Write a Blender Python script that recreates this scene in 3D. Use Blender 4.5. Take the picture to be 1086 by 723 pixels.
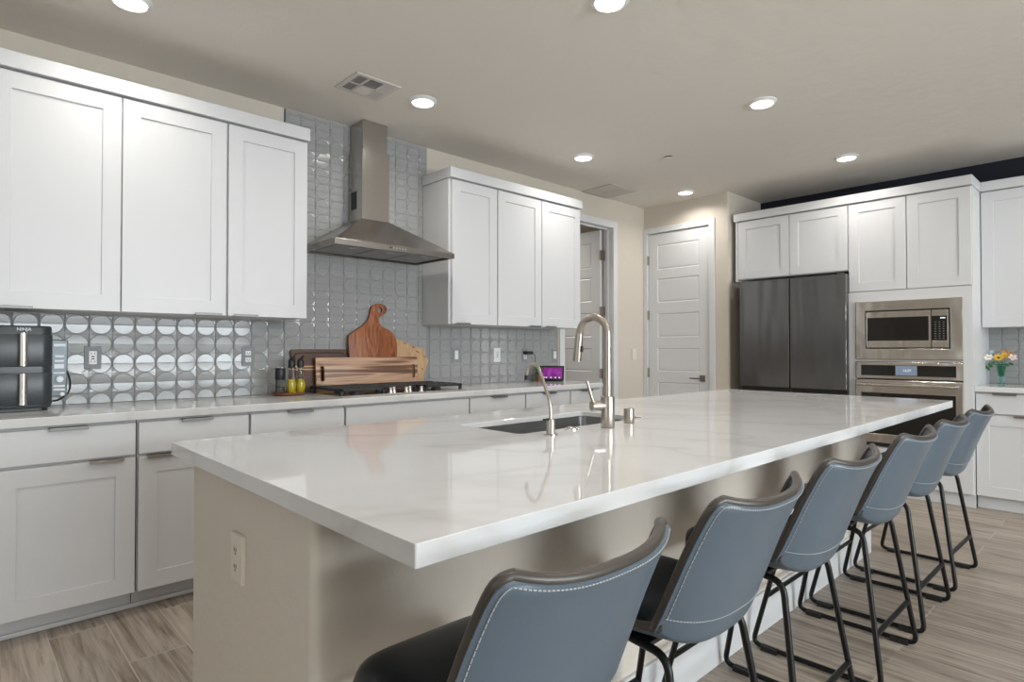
import bpy, bmesh, math, random
from mathutils import Vector, Matrix, noise
R = math.radians
random.seed(7)
scn = bpy.context.scene
for o in list(bpy.data.objects):
    bpy.data.objects.remove(o)
COL = scn.collection

# ------------------------------------------------------------------ camera, sky, daylight, exposure
PITCH, YAW = 0.768, 46.664            # degrees: tilt up, angle of the range wall from the view axis
cam_d = bpy.data.cameras.new('camera')
cam_d.sensor_width = 36
cam_d.lens = 634.0 / 1086 * 36
cam_d.clip_start = 0.02
cam = bpy.data.objects.new('camera', cam_d)
COL.objects.link(cam)
cam.location = (0, 0, 1.195)
cam.rotation_euler = (R(90 + PITCH), 0, R(YAW - 90))
scn.camera = cam

w = bpy.data.worlds.new('sky')
scn.world = w
w.use_nodes = True
nt = w.node_tree
bg = nt.nodes['Background']
tc = nt.nodes.new('ShaderNodeTexCoord')
sp = nt.nodes.new('ShaderNodeSeparateXYZ')
rp = nt.nodes.new('ShaderNodeValToRGB')
mr = nt.nodes.new('ShaderNodeMapRange')
mr.inputs[1].default_value = -0.3
mr.inputs[2].default_value = 0.5
nt.links.new(tc.outputs['Generated'], sp.inputs[0])
nt.links.new(sp.outputs[2], mr.inputs[0])
nt.links.new(mr.outputs[0], rp.inputs[0])
nt.links.new(rp.outputs[0], bg.inputs[0])
e = rp.color_ramp.elements
e[0].position = 0.3; e[0].color = (0.30, 0.28, 0.25, 1)
e[1].position = 0.42; e[1].color = (0.85, 0.92, 1.0, 1)
bg.inputs[1].default_value = 1.0


def area(name, loc, rot, sx, sy, power, color):
    l = bpy.data.lights.new(name, 'AREA')
    l.shape = 'RECTANGLE'; l.size = sx; l.size_y = sy; l.energy = power; l.color = color
    o = bpy.data.objects.new(name, l)
    COL.objects.link(o)
    o.location = loc; o.rotation_euler = rot
    return o


# daylight through the glass doors behind the camera and the window at the near end of the room
DAY = (0.885, 0.955, 1.0)
area('patio_daylight', (2.0, -4.72, 1.95), (R(106), 0, 0), 4.6, 0.84, 195, DAY)
area('low_window_daylight', (2.0, -4.72, 0.86), (R(112), 0, 0), 4.6, 0.52, 140, DAY)
area('side_daylight', (-3.72, 0.4, 1.5), (R(90), 0, R(-90)), 2.8, 1.6, 14, DAY)

scn.view_settings.view_transform = 'Standard'
scn.view_settings.look = 'None'
scn.view_settings.exposure = 0.0
scn.view_settings.gamma = 1.0
scn.view_settings.use_curve_mapping = False


# ------------------------------------------------------------------ materials
def pbsdf(name, color, rough=0.5, metal=0.0, **kw):
    m = bpy.data.materials.new(name)
    m.use_nodes = True
    b = m.node_tree.nodes['Principled BSDF']
    b.inputs['Base Color'].default_value = (*color, 1)
    b.inputs['Roughness'].default_value = rough
    b.inputs['Metallic'].default_value = metal
    for k, v in kw.items():
        b.inputs[k.replace('_', ' ')].default_value = v
    return m


def N(m, t):
    return m.node_tree.nodes.new('ShaderNode' + t)


def L(m, a, b):
    m.node_tree.links.new(a, b)


def coords(m, scale=(1, 1, 1), rot=(0, 0, 0)):
    c = N(m, 'TexCoord'); mp = N(m, 'Mapping')
    mp.inputs['Scale'].default_value = scale
    mp.inputs['Rotation'].default_value = rot
    L(m, c.outputs['Object'], mp.inputs[0])
    return mp.outputs[0]


def noise_tex(m, vec, scale, detail=3, rough=0.5, dist=0.0):
    n = N(m, 'TexNoise')
    n.inputs['Scale'].default_value = scale
    n.inputs['Detail'].default_value = detail
    n.inputs['Roughness'].default_value = rough
    n.inputs['Distortion'].default_value = dist
    L(m, vec, n.inputs['Vector'])
    return n.outputs['Fac']


def ramp(m, fac, stops):
    r = N(m, 'ValToRGB')
    el = r.color_ramp.elements
    while len(el) < len(stops):
        el.new(0.5)
    for i, (p, c) in enumerate(stops):
        el[i].position = p
        el[i].color = (*c, 1) if len(c) == 3 else c
    L(m, fac, r.inputs[0])
    return r.outputs[0]


def bump(m, fac, strength, dist=0.01):
    b = N(m, 'Bump')
    b.inputs['Strength'].default_value = strength
    b.inputs['Distance'].default_value = dist
    L(m, fac, b.inputs['Height'])
    L(m, b.outputs[0], m.node_tree.nodes['Principled BSDF'].inputs['Normal'])


def base(m):
    return m.node_tree.nodes['Principled BSDF']


M = {}
M['white'] = pbsdf('white_cabinet_paint', (0.635, 0.64, 0.65), 0.38)
M['white_trim'] = pbsdf('white_trim_paint', (0.66, 0.665, 0.675), 0.4)
M['gap'] = pbsdf('cabinet_carcass_shadow_gap', (0.55, 0.55, 0.55), 0.7)
for nm, c, sc, st in (('wall', (0.60, 0.545, 0.47), 9, 0.25), ('ceiling', (0.75, 0.71, 0.65), 7, 0.25),
                      ('island_wall', (0.67, 0.615, 0.54), 9, 0.25)):
    m = pbsdf(nm + '_plaster', c, 0.75)
    v = coords(m)
    bump(m, noise_tex(m, v, sc, 4, 0.6), st, 0.02)
    M[nm] = m
M['navy'] = pbsdf('navy_wall_paint', (0.003, 0.006, 0.016), 0.6)

m = pbsdf('quartz', (0.8, 0.8, 0.8), 0.045)
v = coords(m)
n1 = noise_tex(m, v, 0.8, 4, 0.5, 1.6)
ma = N(m, 'Math'); ma.operation = 'SUBTRACT'; ma.inputs[1].default_value = 0.5; L(m, n1, ma.inputs[0])
mb_ = N(m, 'Math'); mb_.operation = 'ABSOLUTE'; L(m, ma.outputs[0], mb_.inputs[0])
c = ramp(m, mb_.outputs[0], [(0.0, (0.62, 0.618, 0.612)), (0.03, (0.675, 0.677, 0.68)), (0.12, (0.70, 0.703, 0.71))])
L(m, c, base(m).inputs['Base Color'])
M['quartz'] = m

# wood-look plank floor, planks run along Y
m = pbsdf('wood_plank_floor', (0.3, 0.25, 0.2), 0.42)
v = coords(m, rot=(0, 0, R(90)))
v.node.inputs['Location'].default_value = (0.25, 0.097, 0)
br = N(m, 'TexBrick')
br.inputs['Scale'].default_value = 1.0
br.inputs['Brick Width'].default_value = 1.21
br.inputs['Row Height'].default_value = 0.2035
br.inputs['Mortar Size'].default_value = 0.0022
br.inputs['Mortar Smooth'].default_value = 0.1
br.inputs['Bias'].default_value = 0.0
br.inputs['Color1'].default_value = (0, 0, 0, 1)
br.inputs['Color2'].default_value = (1, 1, 1, 1)
br.inputs['Mortar'].default_value = (0.5, 0.5, 0.5, 1)
br.offset = 0.36
L(m, v, br.inputs['Vector'])
# a per-plank offset for the grain
add = N(m, 'VectorMath'); add.operation = 'MULTIPLY_ADD'
add.inputs[1].default_value = (7.3, 3.1, 0)
L(m, br.outputs['Color'], add.inputs[0])
c0 = N(m, 'TexCoord'); L(m, c0.outputs['Object'], add.inputs[2])
mp = N(m, 'Mapping'); mp.inputs['Scale'].default_value = (1.0, 0.035, 1); L(m, add.outputs[0], mp.inputs[0])
g1 = noise_tex(m, mp.outputs[0], 70, 5, 0.65, 0.6)
mp2 = N(m, 'Mapping'); mp2.inputs['Scale'].default_value = (1.0, 0.075, 1); L(m, add.outputs[0], mp2.inputs[0])
g2 = noise_tex(m, mp2.outputs[0], 13, 4, 0.6, 2.2)
mixf = N(m, 'Mix'); mixf.data_type = 'FLOAT'; mixf.inputs[0].default_value = 0.55
L(m, g1, mixf.inputs[2]); L(m, g2, mixf.inputs[3])
cg = ramp(m, mixf.outputs[0], [(0.33, (0.13, 0.098, 0.076)), (0.43, (0.29, 0.242, 0.2)), (0.53, (0.42, 0.365, 0.315)), (0.70, (0.52, 0.465, 0.415))])
tint = ramp(m, br.outputs['Color'], [(0.0, (0.76, 0.74, 0.72)), (1.0, (1.05, 1.03, 1.0))])
mul = N(m, 'Mix'); mul.data_type = 'RGBA'; mul.blend_type = 'MULTIPLY'; mul.inputs[0].default_value = 1
L(m, cg, mul.inputs[6]); L(m, tint, mul.inputs[7])
mo = N(m, 'Mix'); mo.data_type = 'RGBA'
L(m, br.outputs['Fac'], mo.inputs[0]); L(m, mul.outputs[2], mo.inputs[6])
mo.inputs[7].default_value = (0.47, 0.42, 0.36, 1)
L(m, mo.outputs[2], base(m).inputs['Base Color'])
bump(m, mixf.outputs[0], 0.12, 0.003)
M['floor'] = m


def brushed(name, col, rough, axis, amt=0.05):
    m = pbsdf(name, col, rough, 1.0)
    s = {'x': (2, 160, 160), 'y': (160, 2, 160), 'z': (160, 160, 2)}[axis]
    v = coords(m, s)
    f = noise_tex(m, v, 1.0, 2)
    r = N(m, 'MapRange'); r.inputs[3].default_value = rough - amt; r.inputs[4].default_value = rough + amt
    L(m, f, r.inputs[0]); L(m, r.outputs[0], base(m).inputs['Roughness'])
    return m


M['steel_y'] = brushed('brushed_stainless_steel', (0.66, 0.62, 0.58), 0.18, 'y')
bump(M['steel_y'], noise_tex(M['steel_y'], coords(M['steel_y'], (1, 3, 1.5)), 2.2, 1), 0.4, 0.02)
M['sink_steel'] = pbsdf('sink_steel', (0.48, 0.48, 0.48), 0.3, 1.0)
M['steel_x'] = brushed('brushed_steel_hood', (0.40, 0.375, 0.35), 0.24, 'x')
M['steel_z'] = brushed('brushed_steel_duct', (0.50, 0.48, 0.46), 0.2, 'z')
m = pbsdf('black_stainless_steel', (0.20, 0.197, 0.195), 0.22, 1.0)
bump(m, noise_tex(m, coords(m, (1, 4.5, 0.7)), 1.2, 1), 0.5, 0.03)
M['black_steel'] = m
M['fridge_side'] = pbsdf('fridge_side_grey', (0.16, 0.145, 0.13), 0.35, 0.6)
M['nickel'] = brushed('brushed_nickel', (0.46, 0.415, 0.37), 0.29, 'z', 0.03)
M['pull'] = pbsdf('pull_metal', (0.24, 0.235, 0.235), 0.5, 1.0)
M['bronze'] = pbsdf('dark_nickel', (0.33, 0.29, 0.25), 0.35, 1.0)
M['chrome'] = pbsdf('chrome', (0.8, 0.8, 0.8), 0.1, 1.0)
M['black'] = pbsdf('black_plastic', (0.012, 0.012, 0.013), 0.4)
M['black_gloss'] = pbsdf('black_glass', (0.012, 0.011, 0.010), 0.06)
M['iron'] = pbsdf('cast_iron', (0.02, 0.02, 0.022), 0.55)
M['frame_black'] = pbsdf('black_powder_coat', (0.005, 0.005, 0.0055), 0.34, Specular_IOR_Level=0.35)
M['filter'] = pbsdf('filter_mesh_steel', (0.36, 0.35, 0.34), 0.42, 1.0)
M['plate'] = pbsdf('white_plastic', (0.78, 0.78, 0.77), 0.35)
M['vent_white'] = pbsdf('vent_off_white', (0.62, 0.59, 0.55), 0.5)
M['vent_tan'] = pbsdf('vent_ceiling_paint', (0.56, 0.52, 0.465), 0.6)
M['plate_beige'] = pbsdf('almond_plastic', (0.72, 0.66, 0.57), 0.4)
M['plate_grey'] = pbsdf('grey_plate', (0.25, 0.26, 0.275), 0.55, 0.0)
M['tile'] = pbsdf('grey_glass_tile', (0.335, 0.338, 0.335), 0.09, 0.0, IOR=1.45)
M['grout'] = pbsdf('grey_grout', (0.26, 0.265, 0.27), 0.8)


def leather(name, col, rough):
    m = pbsdf(name, col, rough, Specular_IOR_Level=0.32 if 'black' in name else 0.5)
    v = coords(m)
    n = N(m, 'TexVoronoi'); n.inputs['Scale'].default_value = 420
    L(m, v, n.inputs['Vector'])
    f2 = noise_tex(m, v, 9, 3)
    a = N(m, 'Math'); a.operation = 'MULTIPLY_ADD'; a.inputs[1].default_value = 0.1
    L(m, n.outputs['Distance'], a.inputs[0]); L(m, f2, a.inputs[2])
    bump(m, a.outputs[0], 0.12, 0.006)
    return m


M['leather_out'] = leather('leather_daylight_sheen', (0.100, 0.133, 0.168), 0.33)  # outer back: daylight sheen on dark leather, put into a lighter blue-grey colour
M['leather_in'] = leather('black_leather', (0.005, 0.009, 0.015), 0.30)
M['rim'] = leather('leather_edge_lamp_sheen', (0.062, 0.052, 0.044), 0.33)  # edge: warm ceiling-light sheen on the leather, put into its brown colour
M['thread'] = pbsdf('pale_thread', (0.42, 0.44, 0.46), 0.7)


def wood(name, stops, scale, axis='x', dist=2.0, rough=0.45):
    m = pbsdf(name, stops[0][1], rough)
    s = {'x': (0.10, 1, 1), 'z': (1, 1, 0.10)}[axis]
    v = coords(m, s)
    f = noise_tex(m, v, scale, 5, 0.55, dist)
    L(m, ramp(m, f, stops), base(m).inputs['Base Color'])
    return m


M['walnut'] = wood('walnut_board', [(0.3, (0.05, 0.02, 0.012)), (0.6, (0.11, 0.05, 0.03)), (0.8, (0.16, 0.08, 0.05))], 40)
M['cherry'] = wood('red_brown_board', [(0.25, (0.10, 0.024, 0.008)), (0.5, (0.29, 0.085, 0.026)), (0.75, (0.45, 0.17, 0.06))], 30, 'z')
M['maple'] = wood('maple_board', [(0.3, (0.42, 0.25, 0.12)), (0.7, (0.60, 0.40, 0.22))], 40, 'z')
m = pbsdf('acacia_board', (0.4, 0.25, 0.15), 0.45)
v = coords(m, (0.045, 1, 1))
f = noise_tex(m, v, 24, 2, 0.4, 0.25)
L(m, ramp(m, f, [(0.34, (0.13, 0.06, 0.035)), (0.44, (0.20, 0.10, 0.06)), (0.48, (0.46, 0.27, 0.17)), (0.55, (0.60, 0.39, 0.26)), (0.60, (0.24, 0.12, 0.07)), (0.70, (0.52, 0.32, 0.2))]), base(m).inputs['Base Color'])
M['acacia'] = m
M['pale_wood'] = pbsdf('pale_inlay', (0.55, 0.33, 0.17), 0.45)
M['tray_wood'] = wood('tray_wood', [(0.3, (0.12, 0.035, 0.014)), (0.7, (0.28, 0.10, 0.04))], 40)
M['glass'] = pbsdf('clear_glass', (0.95, 0.97, 0.96), 0.02, 0.0, Transmission_Weight=1.0, IOR=1.3)
M['blue_glass'] = pbsdf('blue_green_glass', (0.45, 0.85, 0.80), 0.03, 0.0, Transmission_Weight=1.0, IOR=1.4)
M['green_glass'] = pbsdf('green_glass', (0.03, 0.35, 0.15), 0.05, 0.0, Transmission_Weight=0.6, IOR=1.4)
M['oil'] = pbsdf('golden_oil', (0.72, 0.55, 0.03), 0.08)
M['pepper'] = pbsdf('peppercorns', (0.10, 0.085, 0.06), 0.6)
M['fryer'] = pbsdf('charcoal_plastic', (0.030, 0.036, 0.042), 0.33)
M['fryer_panel'] = pbsdf('slate_control_panel', (0.10, 0.13, 0.15), 0.3, 0.1)
M['silver'] = pbsdf('satin_silver', (0.72, 0.68, 0.63), 0.25, 1.0)
M['button'] = pbsdf('pale_button', (0.78, 0.82, 0.86), 0.4)
M['green'] = pbsdf('leaf_green', (0.03, 0.16, 0.05), 0.5)
M['yellow'] = pbsdf('petal_yellow', (0.78, 0.50, 0.06), 0.5)
M['orange'] = pbsdf('petal_orange', (0.70, 0.28, 0.04), 0.5)
M['pink'] = pbsdf('petal_pale_pink', (0.80, 0.62, 0.66), 0.5)
M['petal_white'] = pbsdf('petal_white', (0.84, 0.82, 0.78), 0.5)
M['petal_blue'] = pbsdf('petal_pale_blue', (0.45, 0.62, 0.75), 0.5)
M['dark_center'] = pbsdf('flower_center', (0.10, 0.05, 0.01), 0.6)
M['terracotta'] = pbsdf('brown_pot', (0.17, 0.08, 0.04), 0.6)


def emit(name, col, s):
    m = pbsdf(name, (0, 0, 0), 0.5)
    base(m).inputs['Emission Color'].default_value = (*col, 1)
    base(m).inputs['Emission Strength'].default_value = s
    return m


M['lamp'] = emit('lit_lamp_lens', (1.0, 0.95, 0.87), 6.0)
M['clock_digit'] = emit('clock_digits', (0.85, 0.93, 1.0), 1.0)
M['oven_screen'] = emit('oven_display', (0.23, 0.28, 0.37), 0.8)
m = emit('purple_screen', (0.5, 0.1, 0.6), 0.55)
v = coords(m)
f = noise_tex(m, v, 22, 2)
L(m, ramp(m, f, [(0.3, (0.10, 0.02, 0.22)), (0.5, (0.45, 0.03, 0.42)), (0.62, (0.55, 0.05, 0.60)), (0.75, (0.22, 0.12, 0.8))]), base(m).inputs['Emission Color'])
M['screen'] = m


# ------------------------------------------------------------------ mesh builder
class MB:
    def __init__(s):
        s.b = bmesh.new()

    def box(s, x0, y0, z0, x1, y1, z1, bv=0.0, seg=2):
        t = bmesh.new()
        x0, x1 = sorted((x0, x1)); y0, y1 = sorted((y0, y1)); z0, z1 = sorted((z0, z1))
        bmesh.ops.create_cube(t, size=1)
        for v in t.verts:
            v.co = Vector(((x0 + x1) / 2 + v.co.x * (x1 - x0), (y0 + y1) / 2 + v.co.y * (y1 - y0), (z0 + z1) / 2 + v.co.z * (z1 - z0)))
        if bv > 0:
            bv = min(bv, 0.45 * min(x1 - x0, y1 - y0, z1 - z0))
            bmesh.ops.bevel(t, geom=list(t.edges), offset=bv, segments=seg, affect='EDGES', profile=0.5)
        return s.merge(t)

    def merge(s, t, mat=None):
        if mat is not None:
            bmesh.ops.transform(t, matrix=mat, verts=t.verts)
        me = bpy.data.meshes.new('tmp'); t.to_mesh(me); t.free()
        s.b.from_mesh(me); bpy.data.meshes.remove(me)
        return s

    def cyl(s, p0, p1, r, n=20, r2=None, bv=0.0):
        p0, p1 = Vector(p0), Vector(p1)
        d = p1 - p0
        t = bmesh.new()
        bmesh.ops.create_cone(t, cap_ends=True, segments=n, radius1=r, radius2=r if r2 is None else r2, depth=d.length)
        if bv > 0:
            ed = [e for e in t.edges if len(e.link_faces) == 2 and any(len(f.verts) == n for f in e.link_faces)]
            bmesh.ops.bevel(t, geom=ed, offset=bv, segments=2, affect='EDGES', profile=0.5)
        q = d.to_track_quat('Z', 'Y').to_matrix().to_4x4()
        q.translation = (p0 + p1) / 2
        return s.merge(t, q)

    def tube(s, pts, r, n=12, closed=False, rs=None):
        pts = [Vector(p) for p in pts]
        k = len(pts)
        tan = []
        for i in range(k):
            if closed:
                a = pts[(i + 1) % k] - pts[i - 1]
            else:
                a = pts[min(i + 1, k - 1)] - pts[max(i - 1, 0)]
            tan.append(a.normalized())
        up = Vector((0, 0, 1)) if abs(tan[0].z) < 0.9 else Vector((1, 0, 0))
        nrm = (up - tan[0] * up.dot(tan[0])).normalized()
        rings = []
        for i in range(k):
            nrm = (nrm - tan[i] * nrm.dot(tan[i])).normalized()
            bi = tan[i].cross(nrm)
            rr = rs[i] if rs else r
            rings.append([s.b.verts.new(pts[i] + (nrm * math.cos(2 * math.pi * j / n) + bi * math.sin(2 * math.pi * j / n)) * rr) for j in range(n)])
        for i in range(k if closed else k - 1):
            a, b = rings[i], rings[(i + 1) % k]
            for j in range(n):
                s.b.faces.new((a[j], a[(j + 1) % n], b[(j + 1) % n], b[j]))
        if not closed:
            s.b.faces.new(rings[0][::-1]); s.b.faces.new(rings[-1])
        return s

    def lathe(s, prof, c=(0, 0, 0), n=28):
        c = Vector(c)
        rings = []
        for r, z in prof:
            if r < 1e-6:
                rings.append([s.b.verts.new(c + Vector((0, 0, z)))])
            else:
                rings.append([s.b.verts.new(c + Vector((r * math.cos(2 * math.pi * j / n), r * math.sin(2 * math.pi * j / n), z))) for j in range(n)])
        for a, b in zip(rings, rings[1:]):
            for j in range(n):
                j2 = (j + 1) % n
                if len(a) == 1 and len(b) == 1:
                    continue
                if len(a) == 1:
                    s.b.faces.new((a[0], b[j2], b[j]))
                elif len(b) == 1:
                    s.b.faces.new((a[j], a[j2], b[0]))
                else:
                    s.b.faces.new((a[j], a[j2], b[j2], b[j]))
        return s

    def prism(s, poly, fn, t0, t1, bv=0.0, seg=2, holes=()):
        """poly: list of (u, v); fn(u, t, v) -> xyz ; extruded from t0 to t1, holes are further loops"""
        t = bmesh.new()
        loops = [poly] + list(holes)
        edges = []
        for lp in loops:
            vs = [t.verts.new(fn(u, t0, v)) for u, v in lp]
            for i in range(len(vs)):
                edges.append(t.edges.new((vs[i], vs[(i + 1) % len(vs)])))
        if holes:
            bmesh.ops.triangle_fill(t, use_beauty=True, use_dissolve=False, edges=edges)
        else:
            t.faces.new(list(t.verts))
        ext = bmesh.ops.extrude_face_region(t, geom=list(t.faces))
        dv = Vector(fn(0, t1, 0)) - Vector(fn(0, t0, 0))
        for g in ext['geom']:
            if isinstance(g, bmesh.types.BMVert):
                g.co += dv
        bmesh.ops.recalc_face_normals(t, faces=t.faces)
        if bv > 0:
            ed = [e for e in t.edges if len(e.link_faces) == 2 and abs(e.link_faces[0].normal.dot(e.link_faces[1].normal)) < 0.3
                  and any(abs(f.normal.dot(dv.normalized())) > 0.9 for f in e.link_faces)]
            bmesh.ops.bevel(t, geom=ed, offset=bv, segments=seg, affect='EDGES', profile=0.5)
        return s.merge(t)

    def panel(s, T, us, vs, cells, thick, prof, edge=0.0015):
        """a slab whose front face (depth 0) is cut into a grid; cells listed are set back through the rings of prof"""
        b = s.b
        u0, u1, v0, v1 = us[0], us[-1], vs[0], vs[-1]
        us2 = [u0 + edge] + us[1:-1] + [u1 - edge]
        vs2 = [v0 + edge] + vs[1:-1] + [v1 - edge]
        nu, nv = len(us2), len(vs2)
        g = [[b.verts.new(T(u, 0, v)) for v in vs2] for u in us2]
        for i in range(nu - 1):
            for j in range(nv - 1):
                loop = [g[i][j], g[i + 1][j], g[i + 1][j + 1], g[i][j + 1]]
                if (i, j) not in cells:
                    b.faces.new(loop)
                else:
                    a0, a1, c0, c1 = us2[i], us2[i + 1], vs2[j], vs2[j + 1]
                    for ins, dep in prof:
                        nl = [b.verts.new(T(*q)) for q in ((a0 + ins, dep, c0 + ins), (a1 - ins, dep, c0 + ins), (a1 - ins, dep, c1 - ins), (a0 + ins, dep, c1 - ins))]
                        for k in range(4):
                            b.faces.new((loop[k], loop[(k + 1) % 4], nl[(k + 1) % 4], nl[k]))
                        loop = nl
                    b.faces.new(loop)
        per = [g[i][0] for i in range(nu)] + [g[nu - 1][j] for j in range(1, nv)] + [g[i][nv - 1] for i in range(nu - 2, -1, -1)] + [g[0][j] for j in range(nv - 2, 0, -1)]
        crd = [(us2[i], vs2[0]) for i in range(nu)] + [(us2[-1], vs2[j]) for j in range(1, nv)] + [(us2[i], vs2[-1]) for i in range(nu - 2, -1, -1)] + [(us2[0], vs2[j]) for j in range(nv - 2, 0, -1)]

        def outx(u, v):
            return (u0 if u == us2[0] else u1 if u == us2[-1] else u), (v0 if v == vs2[0] else v1 if v == vs2[-1] else v)
        r1 = [b.verts.new(T(*(lambda q: (q[0], edge, q[1]))(outx(u, v)))) for u, v in crd]
        r2 = [b.verts.new(T(*(lambda q: (q[0], thick, q[1]))(outx(u, v)))) for u, v in crd]
        k = len(per)
        for i in range(k):
            j = (i + 1) % k
            b.faces.new((per[i], per[j], r1[j], r1[i]))
            b.faces.new((r1[i], r1[j], r2[j], r2[i]))
        b.faces.new(r2[::-1])
        return s

    def build(s, name, mat, parent=None, smooth=False, recalc=True, angle=35):
        b = s.b
        if recalc:
            bmesh.ops.recalc_face_normals(b, faces=b.faces)
        if parent is not None:
            org = Vector((0, 0, 0)); p = parent
            while p is not None:
                org += Vector(p.location); p = p.parent
            bmesh.ops.translate(b, vec=-org, verts=b.verts)
        me = bpy.data.meshes.new(name)
        b.to_mesh(me); b.free()
        mats = mat if isinstance(mat, (list, tuple)) else [mat]
        for q in mats:
            me.materials.append(q)
        if smooth:
            for p in me.polygons:
                p.use_smooth = True
            if angle < 180:
                me.set_sharp_from_angle(angle=R(angle))
        o = bpy.data.objects.new(name, me)
        COL.objects.link(o)
        if parent is not None:
            o.parent = parent
        return o


def tag(o, label, cat, group=None, kind=None):
    o['label'] = label
    o['category'] = cat
    if group: o['group'] = group
    if kind: o['kind'] = kind
    return o


def struct(o, label=None, cat=None):
    o['kind'] = 'structure'
    if label: o['label'] = label
    if cat: o['category'] = cat
    return o


def thing(name, loc, label, cat, group=None):
    o = bpy.data.objects.new(name, None)
    o.empty_display_size = 0.1
    COL.objects.link(o)
    o.location = loc
    return tag(o, label, cat, group)


def copy_thing(src, loc, rz=0.0):
    r = src.copy(); COL.objects.link(r)
    r.location = loc; r.rotation_euler = (0, 0, rz)
    for ch in list(src.children):
        c = ch.copy(); COL.objects.link(c); c.parent = r
        for g in list(ch.children):
            d = g.copy(); COL.objects.link(d); d.parent = c
    return r


def face_y(plane):       # a front that looks towards -Y
    return lambda u, d, v: Vector((u, plane + d, v))


def face_x(plane):       # a front that looks towards -X
    return lambda u, d, v: Vector((plane + d, u, v))


def text_mesh(name, body, size, mat, parent, mtx, ext=0.0006):
    cu = bpy.data.curves.new(name, 'FONT')
    cu.body = body; cu.size = size; cu.extrude = ext; cu.align_x = 'CENTER'; cu.align_y = 'CENTER'
    t = bpy.data.objects.new('tmp_text', cu)
    COL.objects.link(t)
    dg = bpy.context.evaluated_depsgraph_get()
    dg.update()
    me = bpy.data.meshes.new_from_object(t.evaluated_get(dg))
    bpy.data.objects.remove(t)
    me.name = name
    me.materials.clear(); me.materials.append(mat)
    org = Vector((0, 0, 0)); p = parent
    while p is not None:
        org += Vector(p.location); p = p.parent
    me.transform(Matrix.Translation(-org) @ mtx)
    o = bpy.data.objects.new(name, me)
    COL.objects.link(o); o.parent = parent
    return o


def arc(c, r, a0, a1, n, fn):
    return [fn(c[0] + r * math.cos(R(a0 + (a1 - a0) * i / n)), c[1] + r * math.sin(R(a0 + (a1 - a0) * i / n))) for i in range(n + 1)]


def fillet(pts, rads, n=6):
    """round the inner corners of a 3-D polyline"""
    pts = [Vector(p) for p in pts]
    out = [pts[0]]
    for i in range(1, len(pts) - 1):
        p, a, b = pts[i], pts[i - 1], pts[i + 1]
        r = rads[i - 1] if isinstance(rads, (list, tuple)) else rads
        d0, d1 = (a - p), (b - p)
        r0 = min(r, d0.length * 0.49, d1.length * 0.49)
        q0, q1 = p + d0.normalized() * r0, p + d1.normalized() * r0
        for k in range(n + 1):
            t = k / n
            out.append(q0 * (1 - t) ** 2 + p * 2 * t * (1 - t) + q1 * t ** 2)
    out.append(pts[-1])
    return out


# ------------------------------------------------------------------ the room
H = 2.735            # ceiling height
YA = 3.764           # range wall
XB = 6.25            # navy wall behind the refrigerator
XD = 5.54            # wall with the pantry door
XN, YN = -3.8, -4.8  # the two walls behind the camera
TH = 0.12

struct(MB().box(XN - TH, YN - TH, -0.1, XB + TH, 6.3, 0).build('floor', M['floor']))
struct(MB().box(XN - TH, YN - TH, H, XB + TH, 6.3, H + 0.1).build('ceiling', M['ceiling']))
# range wall with the hallway opening
DX0, DX1, DZ = 4.225, 4.975, 2.44
mb = MB()
mb.box(XN - TH, YA, 0, DX0 - 0.02, YA + TH, H)
mb.box(DX0 - 0.02, YA, DZ + 0.02, DX1 + 0.02, YA + TH, H)
mb.box(DX1 + 0.02, YA, 0, XD, YA + TH, H)
struct(mb.build('wall_range', M['wall']))
# pantry wall: front, and the return that closes the refrigerator recess (rounded outside corner)
PY0, PY1 = 2.785, YA
OY0, OY1 = 2.99, 3.712        # pantry door opening
poly_front = [(PY0, 0), (PY0, H)]
mb = MB()
mb.box(XD, OY1 + 0.01, 0, XD + TH, YA + TH, H)
mb.box(XD, OY0 - 0.01, DZ + 0.02, XD + TH, OY1 + 0.01, H)
cr = 0.02
prof = [(XD + cr - cr * math.cos(R(a)), PY0 + cr - cr * math.sin(R(a))) for a in range(0, 91, 15)]
prof += [(XB, PY0), (XB, PY0 + TH), (XD + TH, PY0 + TH), (XD + TH, OY0 - 0.01), (XD, OY0 - 0.01)]
mb.prism(prof, lambda u, t, v: Vector((u, v, t)), 0, H)
struct(mb.build('wall_pantry', M['wall'], smooth=True))
struct(MB().box(XB, YN, 0, XB + TH, PY0, H).build('wall_back', M['navy']))
# walls behind the camera with openings for the glass doors and the window
mb = MB()
mb.box(XN - TH, YN - TH, 0, -0.35, YN, H)
mb.box(4.35, YN - TH, 0, XB + TH, YN, H)
mb.box(-0.35, YN - TH, 2.4, 4.35, YN, H)
mb.box(-0.35, YN - TH, 0, 4.35, YN, 0.58)
mb.box(-0.35, YN - TH, 1.13, 4.35, YN, 1.52)
struct(mb.build('wall_rear', M['wall']))
mb = MB()
mb.box(XN - TH, YN, 0, XN, -1.05, H)
mb.box(XN - TH, 1.85, 0, XN, YA, H)
mb.box(XN - TH, -1.05, 0, XN, 1.85, 0.65)
mb.box(XN - TH, -1.05, 2.35, XN, 1.85, H)
struct(mb.build('wall_side', M['wall']))
mb = MB()
for x in (-0.35, 1.18, 2.74, 4.29):
    mb.box(x, YN - 0.08, 0, x + 0.06, YN - 0.02, 2.4)
mb.box(-0.35, YN - 0.08, 2.34, 4.35, YN - 0.02, 2.4)
mb.box(-0.35, YN - 0.08, 0.58, 4.35, YN - 0.02, 0.63)
struct(mb.build('window_1', M['white_trim']))
mb = MB()
for y in (-1.05, 0.37, 1.8):
    mb.box(XN - 0.08, y, 0.65, XN - 0.02, y + 0.05, 2.35)
for z in (0.65, 2.3):
    mb.box(XN - 0.08, -1.05, z, XN - 0.02, 1.85, z + 0.05)
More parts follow.
